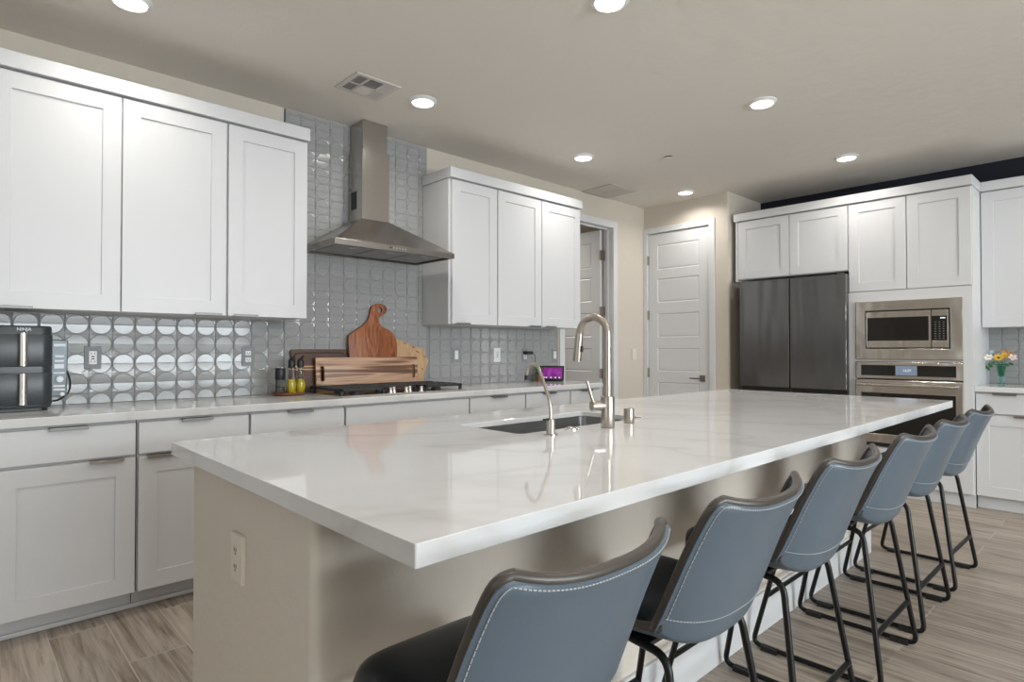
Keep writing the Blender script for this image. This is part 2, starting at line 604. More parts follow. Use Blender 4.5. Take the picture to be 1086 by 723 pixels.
struct(mb.build('window_2', M['white_trim']))
# hallway beyond the open door
mb = MB()
mb.box(3.2, 5.9, 0, XB + TH, 6.02, H)
mb.box(XB, YA + TH, 0, XB + TH, 5.9, H)
mb.box(3.2, YA + TH, 0, 3.32, 5.9, H)
struct(mb.build('wall_hall', M['wall']))


def casing(name, fn, u0, u1, z, width, dep0, dep1, jamb0, jamb1):
    """door casing around u0..u1, up to z ; fn(u, depth, v)"""
    mb = MB()
    poly = [(u0 - width, 0), (u0, 0), (u0, z), (u1, z), (u1, 0), (u1 + width, 0), (u1 + width, z + width), (u0 - width, z + width)]
    mb.prism(poly, fn, dep0, dep1, 0.004)
    for a, b in ((u0 - 0.018, u0), (u1, u1 + 0.018)):
        p, q = fn(a, jamb0, 0), fn(b, jamb1, z + 0.018)
        mb.box(p.x, p.y, p.z, q.x, q.y, q.z)
    p, q = fn(u0, jamb0, z), fn(u1, jamb1, z + 0.018)
    mb.box(p.x, p.y, p.z, q.x, q.y, q.z)
    return struct(mb.build(name, M['white_trim']))


casing('trim_1', face_y(YA), DX0, DX1, DZ, 0.072, -0.016, 0.0, 0.0, TH)
# door stop of the hallway opening
mb = MB()
mb.box(DX1 - 0.012, YA + 0.05, 0, DX1, YA + 0.085, DZ); mb.box(DX0, YA + 0.05, 0, DX0 + 0.012, YA + 0.085, DZ)
mb.box(DX0, YA + 0.05, DZ - 0.012, DX1, YA + 0.085, DZ)
struct(mb.build('trim_2', M['white_trim']))
# the pantry casing: its left leg is cut by the corner
mb = MB()
fn = face_x(XD)
wd = 0.062
mb.prism([(OY0 - wd, 0), (OY0, 0), (OY0, DZ), (OY1, DZ), (OY1, 0), (YA - 0.002, 0), (YA - 0.002, DZ + wd), (OY0 - wd, DZ + wd)], fn, -0.016, 0.0, 0.004)
mb.box(XD, OY0 - 0.01, 0, XD + TH, OY0, DZ + 0.02); mb.box(XD, OY1, 0, XD + TH, OY1 + 0.01, DZ + 0.02)
mb.box(XD, OY0, DZ, XD + TH, OY1, DZ + 0.02)
struct(mb.build('trim_3', M['white_trim']))

PANEL_PROF = [(0.010, 0.007), (0.012, 0.007), (0.022, 0.003)]

def door_slab(T, u0, u1):
    # a column of equal panels between rails
    zz = [0.006, 0.588, 0.845, 0.957, 1.205, 1.319, 1.576, 1.690, 1.948, 2.043, 2.312, 2.434]
    zz[1:1] = [0.230, 0.477]
    cells = {(1, k) for k in (1, 3, 5, 7, 9, 11)}
    return MB().panel(T, [u0, u0 + 0.112, u1 - 0.112, u1], zz, cells, 0.035, PANEL_PROF)


def hinge(mb, T, u, z):
    for p in [(u - 0.016, -0.003, z - 0.05, u + 0.016, 0.001, z + 0.05)]:
        a, b = T(p[0], p[1], p[2]), T(p[3], p[4], p[5])
        mb.box(a.x, a.y, a.z, b.x, b.y, b.z)
    a, b = T(u, -0.008, z - 0.05), T(u, -0.008, z + 0.05)
    mb.cyl(a, b, 0.007, 10)
    return mb


T = face_x(XD + 0.004)
d1 = struct(door_slab(T, OY0 + 0.003, OY1 - 0.003).build('door_1', M['white_trim']))
for z in (2.155, 1.56, 0.94, 0.2):
    hinge(MB(), face_x(XD), OY1 + 0.0, z).build('hinge', M['bronze'], d1)
mb = MB()
mb.box(XD - 0.008, 3.04, 0.865, XD + 0.004, 3.10, 0.93, 0.002)
mb.cyl((XD - 0.008, 3.07, 0.898), (XD - 0.05, 3.07, 0.898), 0.010, 14)
mb.box(XD - 0.058, 3.06, 0.891, XD - 0.044, 3.185, 0.905, 0.003)
mb.build('door_handle', M['bronze'], d1)
# hallway door, standing open a right angle into the hallway
HX = 4.925
T = face_x(HX)
d2 = struct(door_slab(T, YA + TH + 0.004, YA + TH + 0.004 + 0.745).build('door_2', M['white_trim']))
for z in (2.17, 1.585, 0.94, 0.2):
    mb = MB()
    mb.box(HX + 0.002, YA + TH - 0.032, z - 0.05, DX1 - 0.001, YA + TH + 0.003, z + 0.05, 0.001)
    mb.cyl((HX - 0.004, YA + TH - 0.004, z - 0.05), (HX - 0.004, YA + TH - 0.004, z + 0.05), 0.008, 10)
    mb.build('hinge', M['bronze'], d2)
# baseboards
mb = MB(); mb.box(XD - 0.013, PY0 + 0.02, 0, XD, OY0 - wd, 0.13, 0.003)
struct(mb.build('baseboard_pantry', M['white_trim']))
mb = MB(); mb.box(DX1 + 0.075, YA - 0.013, 0, XD - 0.018, YA, 0.13, 0.003)
struct(mb.build('baseboard_range', M['white_trim']))


# ------------------------------------------------------------------ cabinets on the range wall
SH = [(0.0015, 0.008)]


def shaker(T, u0, u1, v0, v1, st=0.076):
    return MB().panel(T, [u0, u0 + st, u1 - st, u1], [v0, v0 + st, v1 - st, v1], {(1, 1)}, 0.019, SH)


def slab(T, u0, u1, v0, v1):
    return MB().panel(T, [u0, u1], [v0, v1], set(), 0.019, SH, 0.002)


def edge_pull(T, u0, u1, v, up=True):
    """a flat finger pull hooked over the edge of a door or drawer"""
    mb = MB()
    s = 1 if up else -1
    a, b = T(u0, -0.020, v - 0.002), T(u1, 0.015, v + 0.002)
    mb.box(a.x, a.y, a.z, b.x, b.y, b.z, 0.0008, 1)
    a, b = T(u0, -0.022, v + 0.002 * s), T(u1, -0.019, v - 0.011 * s)
    mb.box(a.x, a.y, a.z, b.x, b.y, b.z, 0.0008, 1)
    return mb


ZU0, ZU1 = 1.372, 2.430
YU = YA - 0.350       # door fronts of the wall cabinets
uppers = [
    (-0.368, 0.606, [(-0.365, 0.112), (0.118, 0.606)], 'white shaker wall cabinet at the far left, above the air fryer'),
    (0.609, 1.549, [(0.612, 1.092), (1.104, 1.547)], 'white two-door wall cabinet left of the steel hood'),
    (2.612, 3.068, [(2.632, 3.066)], 'white single-door wall cabinet right of the hood, its left side panel showing'),
    (3.070, 4.051, [(3.076, 3.558), (3.564, 4.049)], 'white two-door wall cabinet beside the hallway opening'),
]
for x0, x1, doors, lab in uppers:
    t = thing('wall_cabinet', (x0, YA, ZU0), lab, 'cabinet')
    MB().box(x0, YU + 0.021, ZU0 + 0.004, x1, YA - 0.011, ZU1 - 0.002, 0.001, 1).build('body', M['white'], t)
    for i, (a, b) in enumerate(doors):
        d = shaker(face_y(YU), a, b, ZU0 + 0.004, ZU1 - 0.008).build('door', M['white'], t)
        pa = b - 0.155 if (i == 0 and len(doors) == 2) else a + 0.025
        edge_pull(face_y(YU), pa, pa + 0.13, ZU0 + 0.003, False).build('handle', M['pull'], d)


def crown(name, segs):
    mb = MB()
    for s in segs:
        mb.box(*s, 0.002, 1)
    return struct(mb.build(name, M['white']))


ZC0, ZC1 = 2.430, 2.503
crown('trim_4', [(-0.37, YU - 0.018, ZC0, 1.556, YU + 0.005, ZC1), (1.535, YU + 0.005, ZC0, 1.556, YA - 0.012, ZC1), (-0.37, YU + 0.005, ZC0, 1.535, YA - 0.012, ZC0 + 0.01)])
crown('trim_5', [(2.602, YU - 0.018, ZC0, 4.06, YU + 0.005, ZC1), (2.602, YU + 0.005, ZC0, 2.622, YA - 0.012, ZC1), (4.04, YU + 0.005, ZC0, 4.06, YA - 0.002, ZC1), (2.622, YU + 0.005, ZC0, 4.04, YA - 0.012, ZC0 + 0.01)])

# base cabinets
YBF = YA - 0.630      # door and drawer fronts
bases = [
    (-0.36, 0.123, True, 'white base cabinet under the left end of the range-wall counter'),
    (0.127, 0.625, True, 'white base cabinet under the air fryer, leftmost in view'),
    (0.629, 1.120, True, 'white base cabinet half hidden by the island, second from the left'),
    (1.124, 1.649, True, 'white drawer base cabinet just left of the cooktop'),
    (1.653, 2.562, False, 'wide white base cabinet under the gas cooktop, with a plain front'),
    (2.566, 3.094, True, 'white drawer base cabinet just right of the cooktop'),
    (3.098, 3.594, True, 'white base cabinet behind the small filter tap'),
    (3.598, 3.972, True, 'narrow white base cabinet under the smart display'),
]
for i, (x0, x1, pull, lab) in enumerate(bases):
    t = thing('base_cabinet', (x0, YA, 0), lab, 'cabinet')
    MB().box(x0, YBF + 0.022, 0.098, x1, YA - 0.003, 0.874).build('body', M['gap'], t)
    MB().box(x0, YBF + 0.105, 0.0, x1, YBF + 0.125, 0.098).build('toe_kick', M['white'], t)
    dr = slab(face_y(YBF), x0 + 0.004, x1 - 0.004, 0.719, 0.862).build('drawer', M['white'], t)
    c = (x0 + x1) / 2
    if pull:
        edge_pull(face_y(YBF), c - 0.068, c + 0.068, 0.864).build('handle', M['pull'], dr)
    wide = x1 - x0 > 0.7
    for k, (a, b) in enumerate([(x0, c), (c, x1)] if wide else [(x0, x1)]):
        d = shaker(face_y(YBF), a + 0.004, b - 0.004, 0.100, 0.707).build('door', M['white'], t)
        hb = (b - 0.175) if i in (1, 3, 5) or (wide and k == 0) else a + 0.035
        edge_pull(face_y(YBF), hb, hb + 0.125, 0.709).build('handle', M['bronze'], d)  # door pulls: bronze reflection put into the metal colour
        d.children[0]['label'] = 'edge pull tinted like a bronze reflection'
# shoe moulding along the toe kick
struct(MB().box(-0.36, YBF + 0.09, 0, 3.972, YBF + 0.105, 0.02, 0.004).build('baseboard_cabinets', M['white']))
tag(MB().box(-0.38, YA - 0.650, 0.876, 3.985, YA - 0.001, 0.914, 0.003).build('countertop', M['quartz']),
    'long white quartz worktop along the range wall, under the tiled backsplash', 'countertop')


# ------------------------------------------------------------------ tiled backsplashes
def tile_field(mb, regions, T, org_u, org_v, S=0.1022, sign=1):
    """relief tiles: a half disc hanging from the top edge, another standing on the bottom edge, sunk sides.
    regions: list of (u0, u1, v0, v1); T(u, depth, v) with negative depth = towards the room"""
    b = mb.b
    rad = 0.465
    nA = 10

    def inside(u, v):
        return any(r[0] - 1e-4 <= u <= r[1] + 1e-4 and r[2] - 1e-4 <= v <= r[3] + 1e-4 for r in regions)
    lo_u = min(r[0] for r in regions); hi_u = max(r[1] for r in regions)
    lo_v = min(r[2] for r in regions); hi_v = max(r[3] for r in regions)
    i0 = math.floor((lo_u - org_u) / S); i1 = math.ceil((hi_u - org_u) / S)
    j0 = math.floor((lo_v - org_v) / S); j1 = math.ceil((hi_v - org_v) / S)
    for i in range(i0, i1):
        for j in range(j0, j1):
            cu, cv = org_u + (i + 0.5) * S, org_v + (j + 0.5) * S
            reg = next((r for r in regions if r[0] <= cu <= r[1] and r[2] <= cv <= r[3]), None)
            part = None
            if reg is None:
                # cut tile: does any region overlap it?
                for r in regions:
                    if org_u + i * S < r[1] - 1e-3 and org_u + (i + 1) * S > r[0] + 1e-3 and org_v + j * S < r[3] - 1e-3 and org_v + (j + 1) * S > r[2] + 1e-3:
                        part = r
                if part is None:
                    continue
            else:
                part = reg
            rnd = random.Random(i * 91 + j * 7)
            tu, tv = rnd.uniform(-0.0003, 0.0003), rnd.uniform(-0.00025, 0.00025)

            def V(s, t, h):
                u = min(max(org_u + (i + s) * S, part[0]), part[1])
                v = min(max(org_v + (j + t) * S, part[2]), part[3])
                return b.verts.new(T(u, -(h + tu * (s - 0.5) + tv * (t - 0.5)), v))

            def F(vs):
                try:
                    f = b.faces.new(vs)
                except ValueError:
                    return
            g = 0.016
            for sgn in (1, -1):           # 1: bowl from the top edge, -1: dome on the bottom edge
                e = 1 - g if sgn == 1 else g
                ang = [math.pi * k / nA for k in range(nA + 1)]
                P = [(0.5 - rad * math.cos(a), e - sgn * rad * math.sin(a)) for a in ang]
                hc, hr = 0.0061, 0.0066
                rim_in = [V(0.5 + (p[0] - 0.5) * 0.95, e + (p[1] - e) * 0.95, hc + (hr - hc) * abs(p[1] - e) / rad) for p in P]
                rim = [V(p[0], p[1], hc + (hr - hc) * abs(p[1] - e) / rad - 0.0012) for p in P]
                low = [V(0.5 + (p[0] - 0.5) * 1.02, e + (p[1] - e) * 1.02, 0.0042) for p in P]
                F(rim_in if sgn == 1 else rim_in[::-1])
                for k in range(nA):
                    F([rim_in[k], rim_in[k + 1], rim[k + 1], rim[k]])
                    F([rim[k], rim[k + 1], low[k + 1], low[k]])
                # the sunk side fields: between the arc and the tile's side, up to the middle
                for side in (0, 1):
                    sx = g if side == 0 else 1 - g
                    ks = range(0, nA // 2) if side == 0 else range(nA - 1, nA // 2 - 1, -1)
                    for k in ks:
                        p, q = P[k], P[k + 1]
                        h1, h2 = 0.0042, 0.0042
                        F([V(0.5 + (p[0] - 0.5) * 1.02, e + (p[1] - e) * 1.02, h1), V(0.5 + (q[0] - 0.5) * 1.02, e + (q[1] - e) * 1.02, h1),
                           V(sx, e + (q[1] - e) * 1.02, 0.0062), V(sx, e + (p[1] - e) * 1.02, 0.0062)])
    return mb


tile_regions = [(-0.38, 1.549, 0.9145, 1.372), (1.551, 2.649, 0.9145, 2.729), (2.649, 4.138, 0.9145, 1.372)]
bs = thing('tile_backsplash', (0, YA, 0.914), 'grey glass tile backsplash of raised half circles on the range wall', 'backsplash')
mb = MB()
for r in tile_regions:
    mb.box(r[0], YA - 0.003, r[2], r[1], YA - 0.0005, r[3])
mb.build('grout', M['grout'], bs)
mb = tile_field(MB(), tile_regions, face_y(YA - 0.001), 0.2245, 0.914)
o = mb.build('tile', M['tile'], bs)
mb = MB()
mb.box(1.549, YA - 0.010, 1.38, 1.553, YA - 0.001, 2.729)
mb.build('edge_strip', M['black'], bs)
bs2 = thing('tile_backsplash', (XB, 0.5, 0.914), 'small grey glass tile backsplash behind the flower vase', 'backsplash')
r2 = [(-0.60, 0.885, 0.9145, 1.372)]
MB().box(XB - 0.003, r2[0][0], r2[0][2], XB - 0.0005, r2[0][1], r2[0][3]).build('grout', M['grout'], bs2)
tile_field(MB(), r2, face_x(XB - 0.001), 0.8, 0.914).build('tile', M['tile'], bs2)


# ------------------------------------------------------------------ refrigerator wall
XF = 5.575            # door fronts
ZT = 2.430
t = thing('fridge_cabinet', (XF, 2.23, 1.86), 'white two-door cabinet above the refrigerator', 'cabinet')
mb = MB(); mb.box(XF + 0.021, 1.735, 1.862, XB - 0.004, 2.728, ZT - 0.002)
mb.build('body', M['white'], t)
MB().box(XF - 0.0, 2.712, 1.845, XB - 0.004, 2.733, ZT - 0.002, 0.001, 1).build('side_panel', M['white'], t)
for a, b in ((1.738, 2.221), (2.227, 2.708)):
    shaker(face_x(XF), a, b, 1.868, ZT - 0.008).build('door', M['white'], t)

t = thing('oven_tower', (XF, 1.31, 0), 'tall white cabinet that houses the microwave and the wall oven', 'cabinet')
mb = MB()
mb.box(XF + 0.021, 0.886, 0.098, XB - 0.004, 0.905, ZT - 0.002)
mb.box(XF + 0.021, 1.712, 0.098, XB - 0.004, 1.732, ZT - 0.002)
mb.box(XF + 0.021, 0.905, 1.62, XB - 0.004, 1.712, ZT - 0.002)
mb.box(XF + 0.021, 0.905, 0.10, XB - 0.004, 1.712, 0.395)
mb.box(XB - 0.03, 0.905, 0.395, XB - 0.004, 1.712, 1.62)
mb.build('body', M['white'], t)
# face frame around the appliances
mb = MB()
mb.box(XF - 0.0, 0.886, 0.40, XF + 0.021, 0.945, 1.672); mb.box(XF - 0.0, 1.672, 0.40, XF + 0.021, 1.732, 1.672)
mb.box(XF - 0.0, 0.945, 1.585, XF + 0.021, 1.672, 1.672); mb.box(XF - 0.0, 0.945, 1.094, XF + 0.021, 1.672, 1.106)
mb.build('face_frame', M['white'], t)
for a, b in ((0.890, 1.304), (1.310, 1.728)):
    d = shaker(face_x(XF), a, b, 1.678, ZT - 0.008).build('door', M['white'], t)
d = slab(face_x(XF), 0.890, 1.728, 0.104, 0.392).build('drawer', M['white'], t)
edge_pull(face_x(XF), 1.24, 1.38, 0.394).build('handle', M['pull'], d)
MB().box(XF + 0.05, 0.886, 0, XF + 0.07, 1.732, 0.098).build('toe_kick', M['white'], t)
crown('trim_6', [(XF - 0.018, 0.878, ZC0, XF + 0.005, 2.745, ZC1), (XF + 0.005, 0.878, ZC0, XB - 0.003, 0.90, ZC1), (XF + 0.005, 2.725, ZC0, XB - 0.003, 2.745, ZC1),
                 (XF + 0.005, 0.90, ZC0, XB - 0.003, 2.725, ZC0 + 0.01)])

# refrigerator
XR = 5.452
t = thing('refrigerator', (XR, 2.176, 0), 'black stainless four-door refrigerator under the white cabinets', 'refrigerator')
MB().box(XR + 0.075, 1.740, 0.02, 6.16, 2.625, 1.808, 0.004).build('body', M['fridge_side'], t)
for a, b in ((1.716, 2.173), (2.179, 2.636)):
    MB().box(XR, a, 0.848, XR + 0.07, b, 1.826, 0.006).build('upper_door', M['black_steel'], t)
    MB().box(XR, a, 0.05, XR + 0.07, b, 0.812, 0.006).build('lower_door', M['black_steel'], t)
mb = MB()
mb.box(XR + 0.03, 1.72, 0.80, XR + 0.075, 2.632, 0.86); mb.box(XR + 0.02, 2.168, 0.05, XR + 0.075, 2.184, 1.815)
mb.build('gasket', M['black'], t)
for y in (1.766, 2.600):
    MB().box(XR + 0.02, y - 0.022, 1.812, XR + 0.13, y + 0.022, 1.836, 0.004).build('hinge_cover', M['fridge_side'], t)

# microwave with its trim frame
XM = 5.556
t = thing('microwave', (XM, 1.308, 1.108), 'built-in stainless microwave with a wide steel trim frame above the oven', 'microwave')
mb = MB()
mb.prism([(0.941, 1.108), (1.676, 1.108), (1.676, 1.588), (0.941, 1.588)], face_x(XM), -0.002, 0.0185, 0.006, 2,
         holes=[[(1.022, 1.198), (1.600, 1.198), (1.600, 1.508), (1.022, 1.508)]])
mb.build('trim_frame', M['steel_y'], t)
MB().box(XM + 0.016, 1.0, 1.18, XM + 0.45, 1.62, 1.53).build('housing', M['black'], t)
mb = MB()
mb.box(XM - 0.004, 1.142, 1.206, XM + 0.016, 1.592, 1.500, 0.003)
d = mb.build('door', M['steel_y'], t)
MB().box(XM - 0.006, 1.158, 1.262, XM - 0.002, 1.585, 1.452, 0.001, 1).build('window', M['black_gloss'], d)
cpn = MB().box(XM - 0.004, 1.030, 1.206, XM + 0.016, 1.138, 1.500, 0.003).build('control_panel', M['steel_y'], t)
MB().box(XM - 0.006, 1.040, 1.262, XM - 0.002, 1.137, 1.452, 0.001, 1).build('keypad', M['black_gloss'], cpn)
mb = MB()
for k in range(8):
    for q in range(3):
        mb.box(XM - 0.0072, 1.055 + q * 0.026, 1.275 + k * 0.018, XM - 0.005, 1.067 + q * 0.026, 1.281 + k * 0.018)
mb.build('keys', pbsdf('grey_key_print', (0.16, 0.155, 0.15), 0.5), cpn)
MB().box(XM - 0.0072, 1.050, 1.430, XM - 0.005, 1.082, 1.440).build('clock', M['clock_digit'], cpn)
mb = MB()
mb.prism([(1.048, 1.222), (1.128, 1.222), (1.128, 1.248), (1.048, 1.248)], face_x(XM - 0.004), -0.0012, 0.001, 0, 1,
         holes=[[(1.051, 1.225), (1.125, 1.225), (1.125, 1.245), (1.051, 1.245)]])
mb.build('open_button', M['bronze'], cpn)

# wall oven
t = thing('wall_oven', (XM, 1.308, 0.40), 'stainless wall oven with black glass and a bar handle, below the microwave', 'oven')
MB().box(XM + 0.019, 0.95, 0.415, XM + 0.55, 1.668, 1.085).build('body', M['black'], t)
cpn = MB().box(XM - 0.004, 0.941, 0.952, XM + 0.018, 1.676, 1.091, 0.005).build('control_panel', M['steel_y'], t)
MB().box(XM - 0.006, 0.985, 0.978, XM - 0.002, 1.633, 1.064, 0.001, 1).build('glass', M['black_gloss'], cpn)
MB().box(XM - 0.0075, 1.237, 0.983, XM - 0.005, 1.384, 1.060, 0.0005, 1).build('display', M['oven_screen'], cpn)
text_mesh('clock', '12:27', 0.026, M['clock_digit'], cpn, Matrix.Translation((XM - 0.0085, 1.305, 1.022)) @ Matrix.Rotation(R(-90), 4, 'Z') @ Matrix.Rotation(R(90), 4, 'X'))
mb = MB()
mb.prism([(0.941, 0.43), (1.676, 0.43), (1.676, 0.944), (0.941, 0.944)], face_x(XM), -0.012, 0.018, 0.006, 2,
         holes=[[(0.990, 0.505), (1.630, 0.505), (1.630, 0.836), (0.990, 0.836)]])
dr = mb.build('door', M['steel_y'], t)
MB().box(XM - 0.006, 0.985, 0.500, XM + 0.012, 1.635, 0.841).build('glass', M['black_gloss'], dr)
mb = MB()
mb.tube([(XM - 0.062, 0.975, 0.905), (XM - 0.062, 1.648, 0.905)], 0.0125, 16)
for y in (0.990, 1.633):
    mb.box(XM - 0.062, y - 0.016, 0.894, XM - 0.010, y + 0.016, 0.916, 0.004)
mb.build('handle', M['steel_y'], dr)
MB().box(XM, 0.945, 0.402, XM + 0.018, 1.672, 0.428).build('vent', M['black'], t)

# right hand base and wall cabinets
XQ = 5.628
t = thing('base_cabinet', (XQ, 0.6, 0), 'white base cabinet under the flower vase, at the right edge', 'cabinet')
MB().box(XQ + 0.022, 0.14, 0.098, XB - 0.004, 0.884, 0.874).build('body', M['gap'], t)
MB().box(XQ + 0.06, 0.14, 0, XQ + 0.08, 0.884, 0.098).build('toe_kick', M['white'], t)
for a, b in ((0.14, 0.508), (0.512, 0.880)):
    d = shaker(face_x(XQ), a + 0.003, b, 0.100, 0.704).build('door', M['white'], t)
    hb = b - 0.375 + 0.03 if b > 0.6 else b - 0.16
    edge_pull(face_x(XQ), hb, hb + 0.125, 0.706).build('handle', M['bronze'], d)  # bronze reflection tinted into these door pulls too
    d = slab(face_x(XQ), a + 0.003, b, 0.716, 0.862).build('drawer', M['white'], t)
    c = (a + b) / 2
    edge_pull(face_x(XQ), c - 0.055, c + 0.085, 0.864).build('handle', M['pull'], d)
tag(MB().box(XQ - 0.022, 0.10, 0.876, XB - 0.001, 0.8855, 0.914, 0.003).build('countertop', M['quartz']),
    'short white quartz worktop at the right edge, under the flower vase', 'countertop')
XW = 5.905
t = thing('wall_cabinet', (XW, 0.6, 1.36), 'white wall cabinet at the right edge, above the flower vase', 'cabinet')
MB().box(XW + 0.021, 0.14, 1.366, XB - 0.004, 0.884, ZT - 0.002).build('body', M['white'], t)
for a, b in ((0.14, 0.508), (0.512, 0.880)):
    shaker(face_x(XW), a + 0.003, b, 1.364, ZT - 0.008).build('door', M['white'], t)
crown('trim_7', [(XW - 0.018, 0.12, ZC0, XW + 0.005, 0.877, ZC1), (XW + 0.005, 0.12, ZC0, XB - 0.003, 0.877, ZC0 + 0.01)])

# ------------------------------------------------------------------ island
IX0, IX1, IY0, IY1 = 0.493, 3.992, 0.725, 2.022
SX0, SX1, SY0, SY1 = 1.378, 2.088, 1.420, 1.750
BX0, BX1, BY0, BY1 = 0.527, 3.955, 1.132, 1.93
mb = MB()


def rr(x0, y0, x1, y1, r, n=6):
    pts = []
    for cx_, cy_, a in ((x1 - r, y0 + r, -90), (x1 - r, y1 - r, 0), (x0 + r, y1 - r, 90), (x0 + r, y0 + r, 180)):
        for k in range(n + 1):
            q = R(a + 90 * k / n)
            pts.append((cx_ + r * math.cos(q), cy_ + r * math.sin(q)))
    return pts


up = lambda u, t, v: Vector((u, v, t))
mb.prism(rr(IX0, IY0, IX1, IY1, 0.004, 3), up, 0.894, 0.914, 0.0015, 2, holes=[rr(SX0, SY0, SX1, SY1, 0.02)])
mb.prism(rr(IX0, IY0, IX1, IY1, 0.004, 3), up, 0.877, 0.8965, 0.0015, 2, holes=[rr(IX0 + 0.03, IY0 + 0.03, IX1 - 0.03, IY1 - 0.03, 0.004, 3)])
tag(mb.build('island_countertop', M['quartz']), 'large white veined quartz worktop on the island, over the stools', 'countertop')
isl = thing('kitchen_island', (2.2, 1.5, 0), 'long beige plastered island base with white baseboard, under the quartz top', 'kitchen island')
mb = MB()
mb.prism(rr(BX0, BY0, BX1, BY1, 0.022, 6), up, 0, 0.8935, 0, 1, holes=[rr(BX0 + 0.11, BY0 + 0.11, BX1 - 0.11, BY1 - 0.11, 0.005, 1)])
mb.build('knee_wall', M['island_wall'], isl, smooth=True)
mb = MB()
mb.prism(rr(BX0 + 0.02, BY0 - 0.013, BX1 + 0.013, BY1 + 0.013, 0.008, 3), up, 0, 0.165, 0.003, 2, holes=[rr(BX0 + 0.1, BY0 + 0.001, BX1 - 0.001, BY1 - 0.001, 0.02, 3)])
mb.build('baseboard', M['white_trim'], isl)

# sink bowl
t = thing('sink', (1.733, 1.585, 0.66), 'undermount stainless steel sink set into the island worktop', 'sink')
mb = MB()
o_ = 0.010
outer = rr(SX0 - o_, SY0 - o_, SX1 + o_, SY1 + o_, 0.03, 5)
zb = 0.655
lo = [mb.b.verts.new((x, y, zb + 0.0)) for x, y in rr(SX0 - 0.0, SY0 - 0.0, SX1 + 0.0, SY1 + 0.0, 0.03, 5)]
lo2 = [mb.b.verts.new((x, y, zb + 0.02)) for x, y in outer]
hi = [mb.b.verts.new((x, y, 0.8935)) for x, y in outer]
fl = [mb.b.verts.new((x, y, 0.8935)) for x, y in rr(SX0 - 0.03, SY0 - 0.03, SX1 + 0.03, SY1 + 0.03, 0.04, 5)]
for A_, B_ in ((fl, hi), (hi, lo2), (lo2, lo)):
    for k in range(len(A_)):
        k2 = (k + 1) % len(A_)
        mb.b.faces.new((A_[k], A_[k2], B_[k2], B_[k]))
mb.b.faces.new(lo)
mb.build('bowl', M['sink_steel'], t, smooth=True)
MB().lathe([(0, 0.004), (0.03, 0.004), (0.042, 0.008), (0.045, 0.002), (0, 0.002)], (1.733, 1.60, zb), 24).build('drain', M['chrome'], t, smooth=True)

# main faucet: arched pull-down spout over the bowl, lever on the left
FX, FY = 1.722, 1.325
t = thing('faucet', (FX, FY, 0.914), 'tall brushed nickel pull-down faucet arching over the sink', 'faucet')
MB().cyl((FX, FY, 0.914), (FX, FY, 1.026), 0.0245, 32, bv=0.002).build('base', M['nickel'], t, smooth=True)
rA = 0.066
pts = [(FX, FY, 1.02), (FX, FY, 1.12), (FX, FY, 1.22)]
pts += arc((FY + rA, 1.245), rA, 180, 8, 16, lambda u, v: (FX, u, v))
yl, zl = pts[-1][1], pts[-1][2]
sp_ = MB().tube(pts, 0.0135, 18).build('spout', M['nickel'], t, smooth=True)
MB().tube([(FX, yl, zl), (FX, yl + 0.004, zl - 0.03), (FX, yl + 0.012, zl - 0.105)], 0.015, 18, rs=[0.0142, 0.0155, 0.0165]).build('spray_head', M['nickel'], sp_, smooth=True)
MB().box(FX - 0.004, yl - 0.016, zl - 0.070, FX + 0.004, yl - 0.006, zl - 0.048, 0.002).build('spray_button', M['black'], sp_)
dv = Vector((-0.80, 0.35, 0)).normalized()
c0_ = Vector((FX, FY, 0.993))
hd = MB().cyl(c0_ + dv * 0.015, c0_ + dv * 0.066, 0.0175, 24, bv=0.002).build('valve', M['nickel'], t, smooth=True)
p0 = c0_ + dv * 0.052
MB().tube([p0, p0 + dv * 0.012 + Vector((0, 0, 0.03)), p0 + dv * 0.030 + Vector((0, 0, 0.088))], 0.0055, 12, rs=[0.007, 0.006, 0.006]).build('lever', M['nickel'], hd, smooth=True)

# small filtered-water tap
GX, GY = 1.437, 1.338
t = thing('filter_tap', (GX, GY, 0.914), 'small slim gooseneck water tap left of the main faucet', 'faucet')
MB().lathe([(0, 0), (0.022, 0), (0.022, 0.004), (0.0145, 0.006), (0.0145, 0.050), (0.012, 0.053), (0, 0.053)], (GX, GY, 0.914), 24).build('base', M['nickel'], t, smooth=True)
MB().box(GX - 0.033, GY - 0.004, 0.962, GX - 0.004, GY + 0.006, 0.969, 0.002).build('lever', M['black'], t)
pts = fillet([(GX, GY, 0.965), (GX, GY + 0.002, 1.02), (GX, GY + 0.046, 1.115), (GX, GY + 0.065, 1.148), (GX, GY + 0.105, 1.138), (GX, GY + 0.112, 1.102)], [0.03, 0.04, 0.03, 0.03], 6)
s_ = MB().tube(pts, 0.0058, 12).build('spout', M['nickel'], t, smooth=True)
MB().cyl((GX, GY + 0.112, 1.106), (GX, GY + 0.113, 1.090), 0.0075, 12).build('tip', M['black'], s_)
tag(MB().cyl((1.888, 1.352, 0.914), (1.888, 1.352, 0.970), 0.0195, 28, bv=0.002).build('soap_cylinder', M['nickel'], smooth=True),
    'short plain nickel cylinder standing on the island right of the faucet', 'sink fitting')
MB_ = MB().lathe([(0, 0), (0.026, 0), (0.026, 0.003), (0.020, 0.006), (0.018, 0.004), (0.012, 0.004), (0.010, 0.008), (0, 0.009)], (1.593, 1.385, 0.9142), 24)
tag(MB_.build('disposal_button', M['chrome'], smooth=True), 'small low chrome button in the island between the two taps', 'sink fitting')


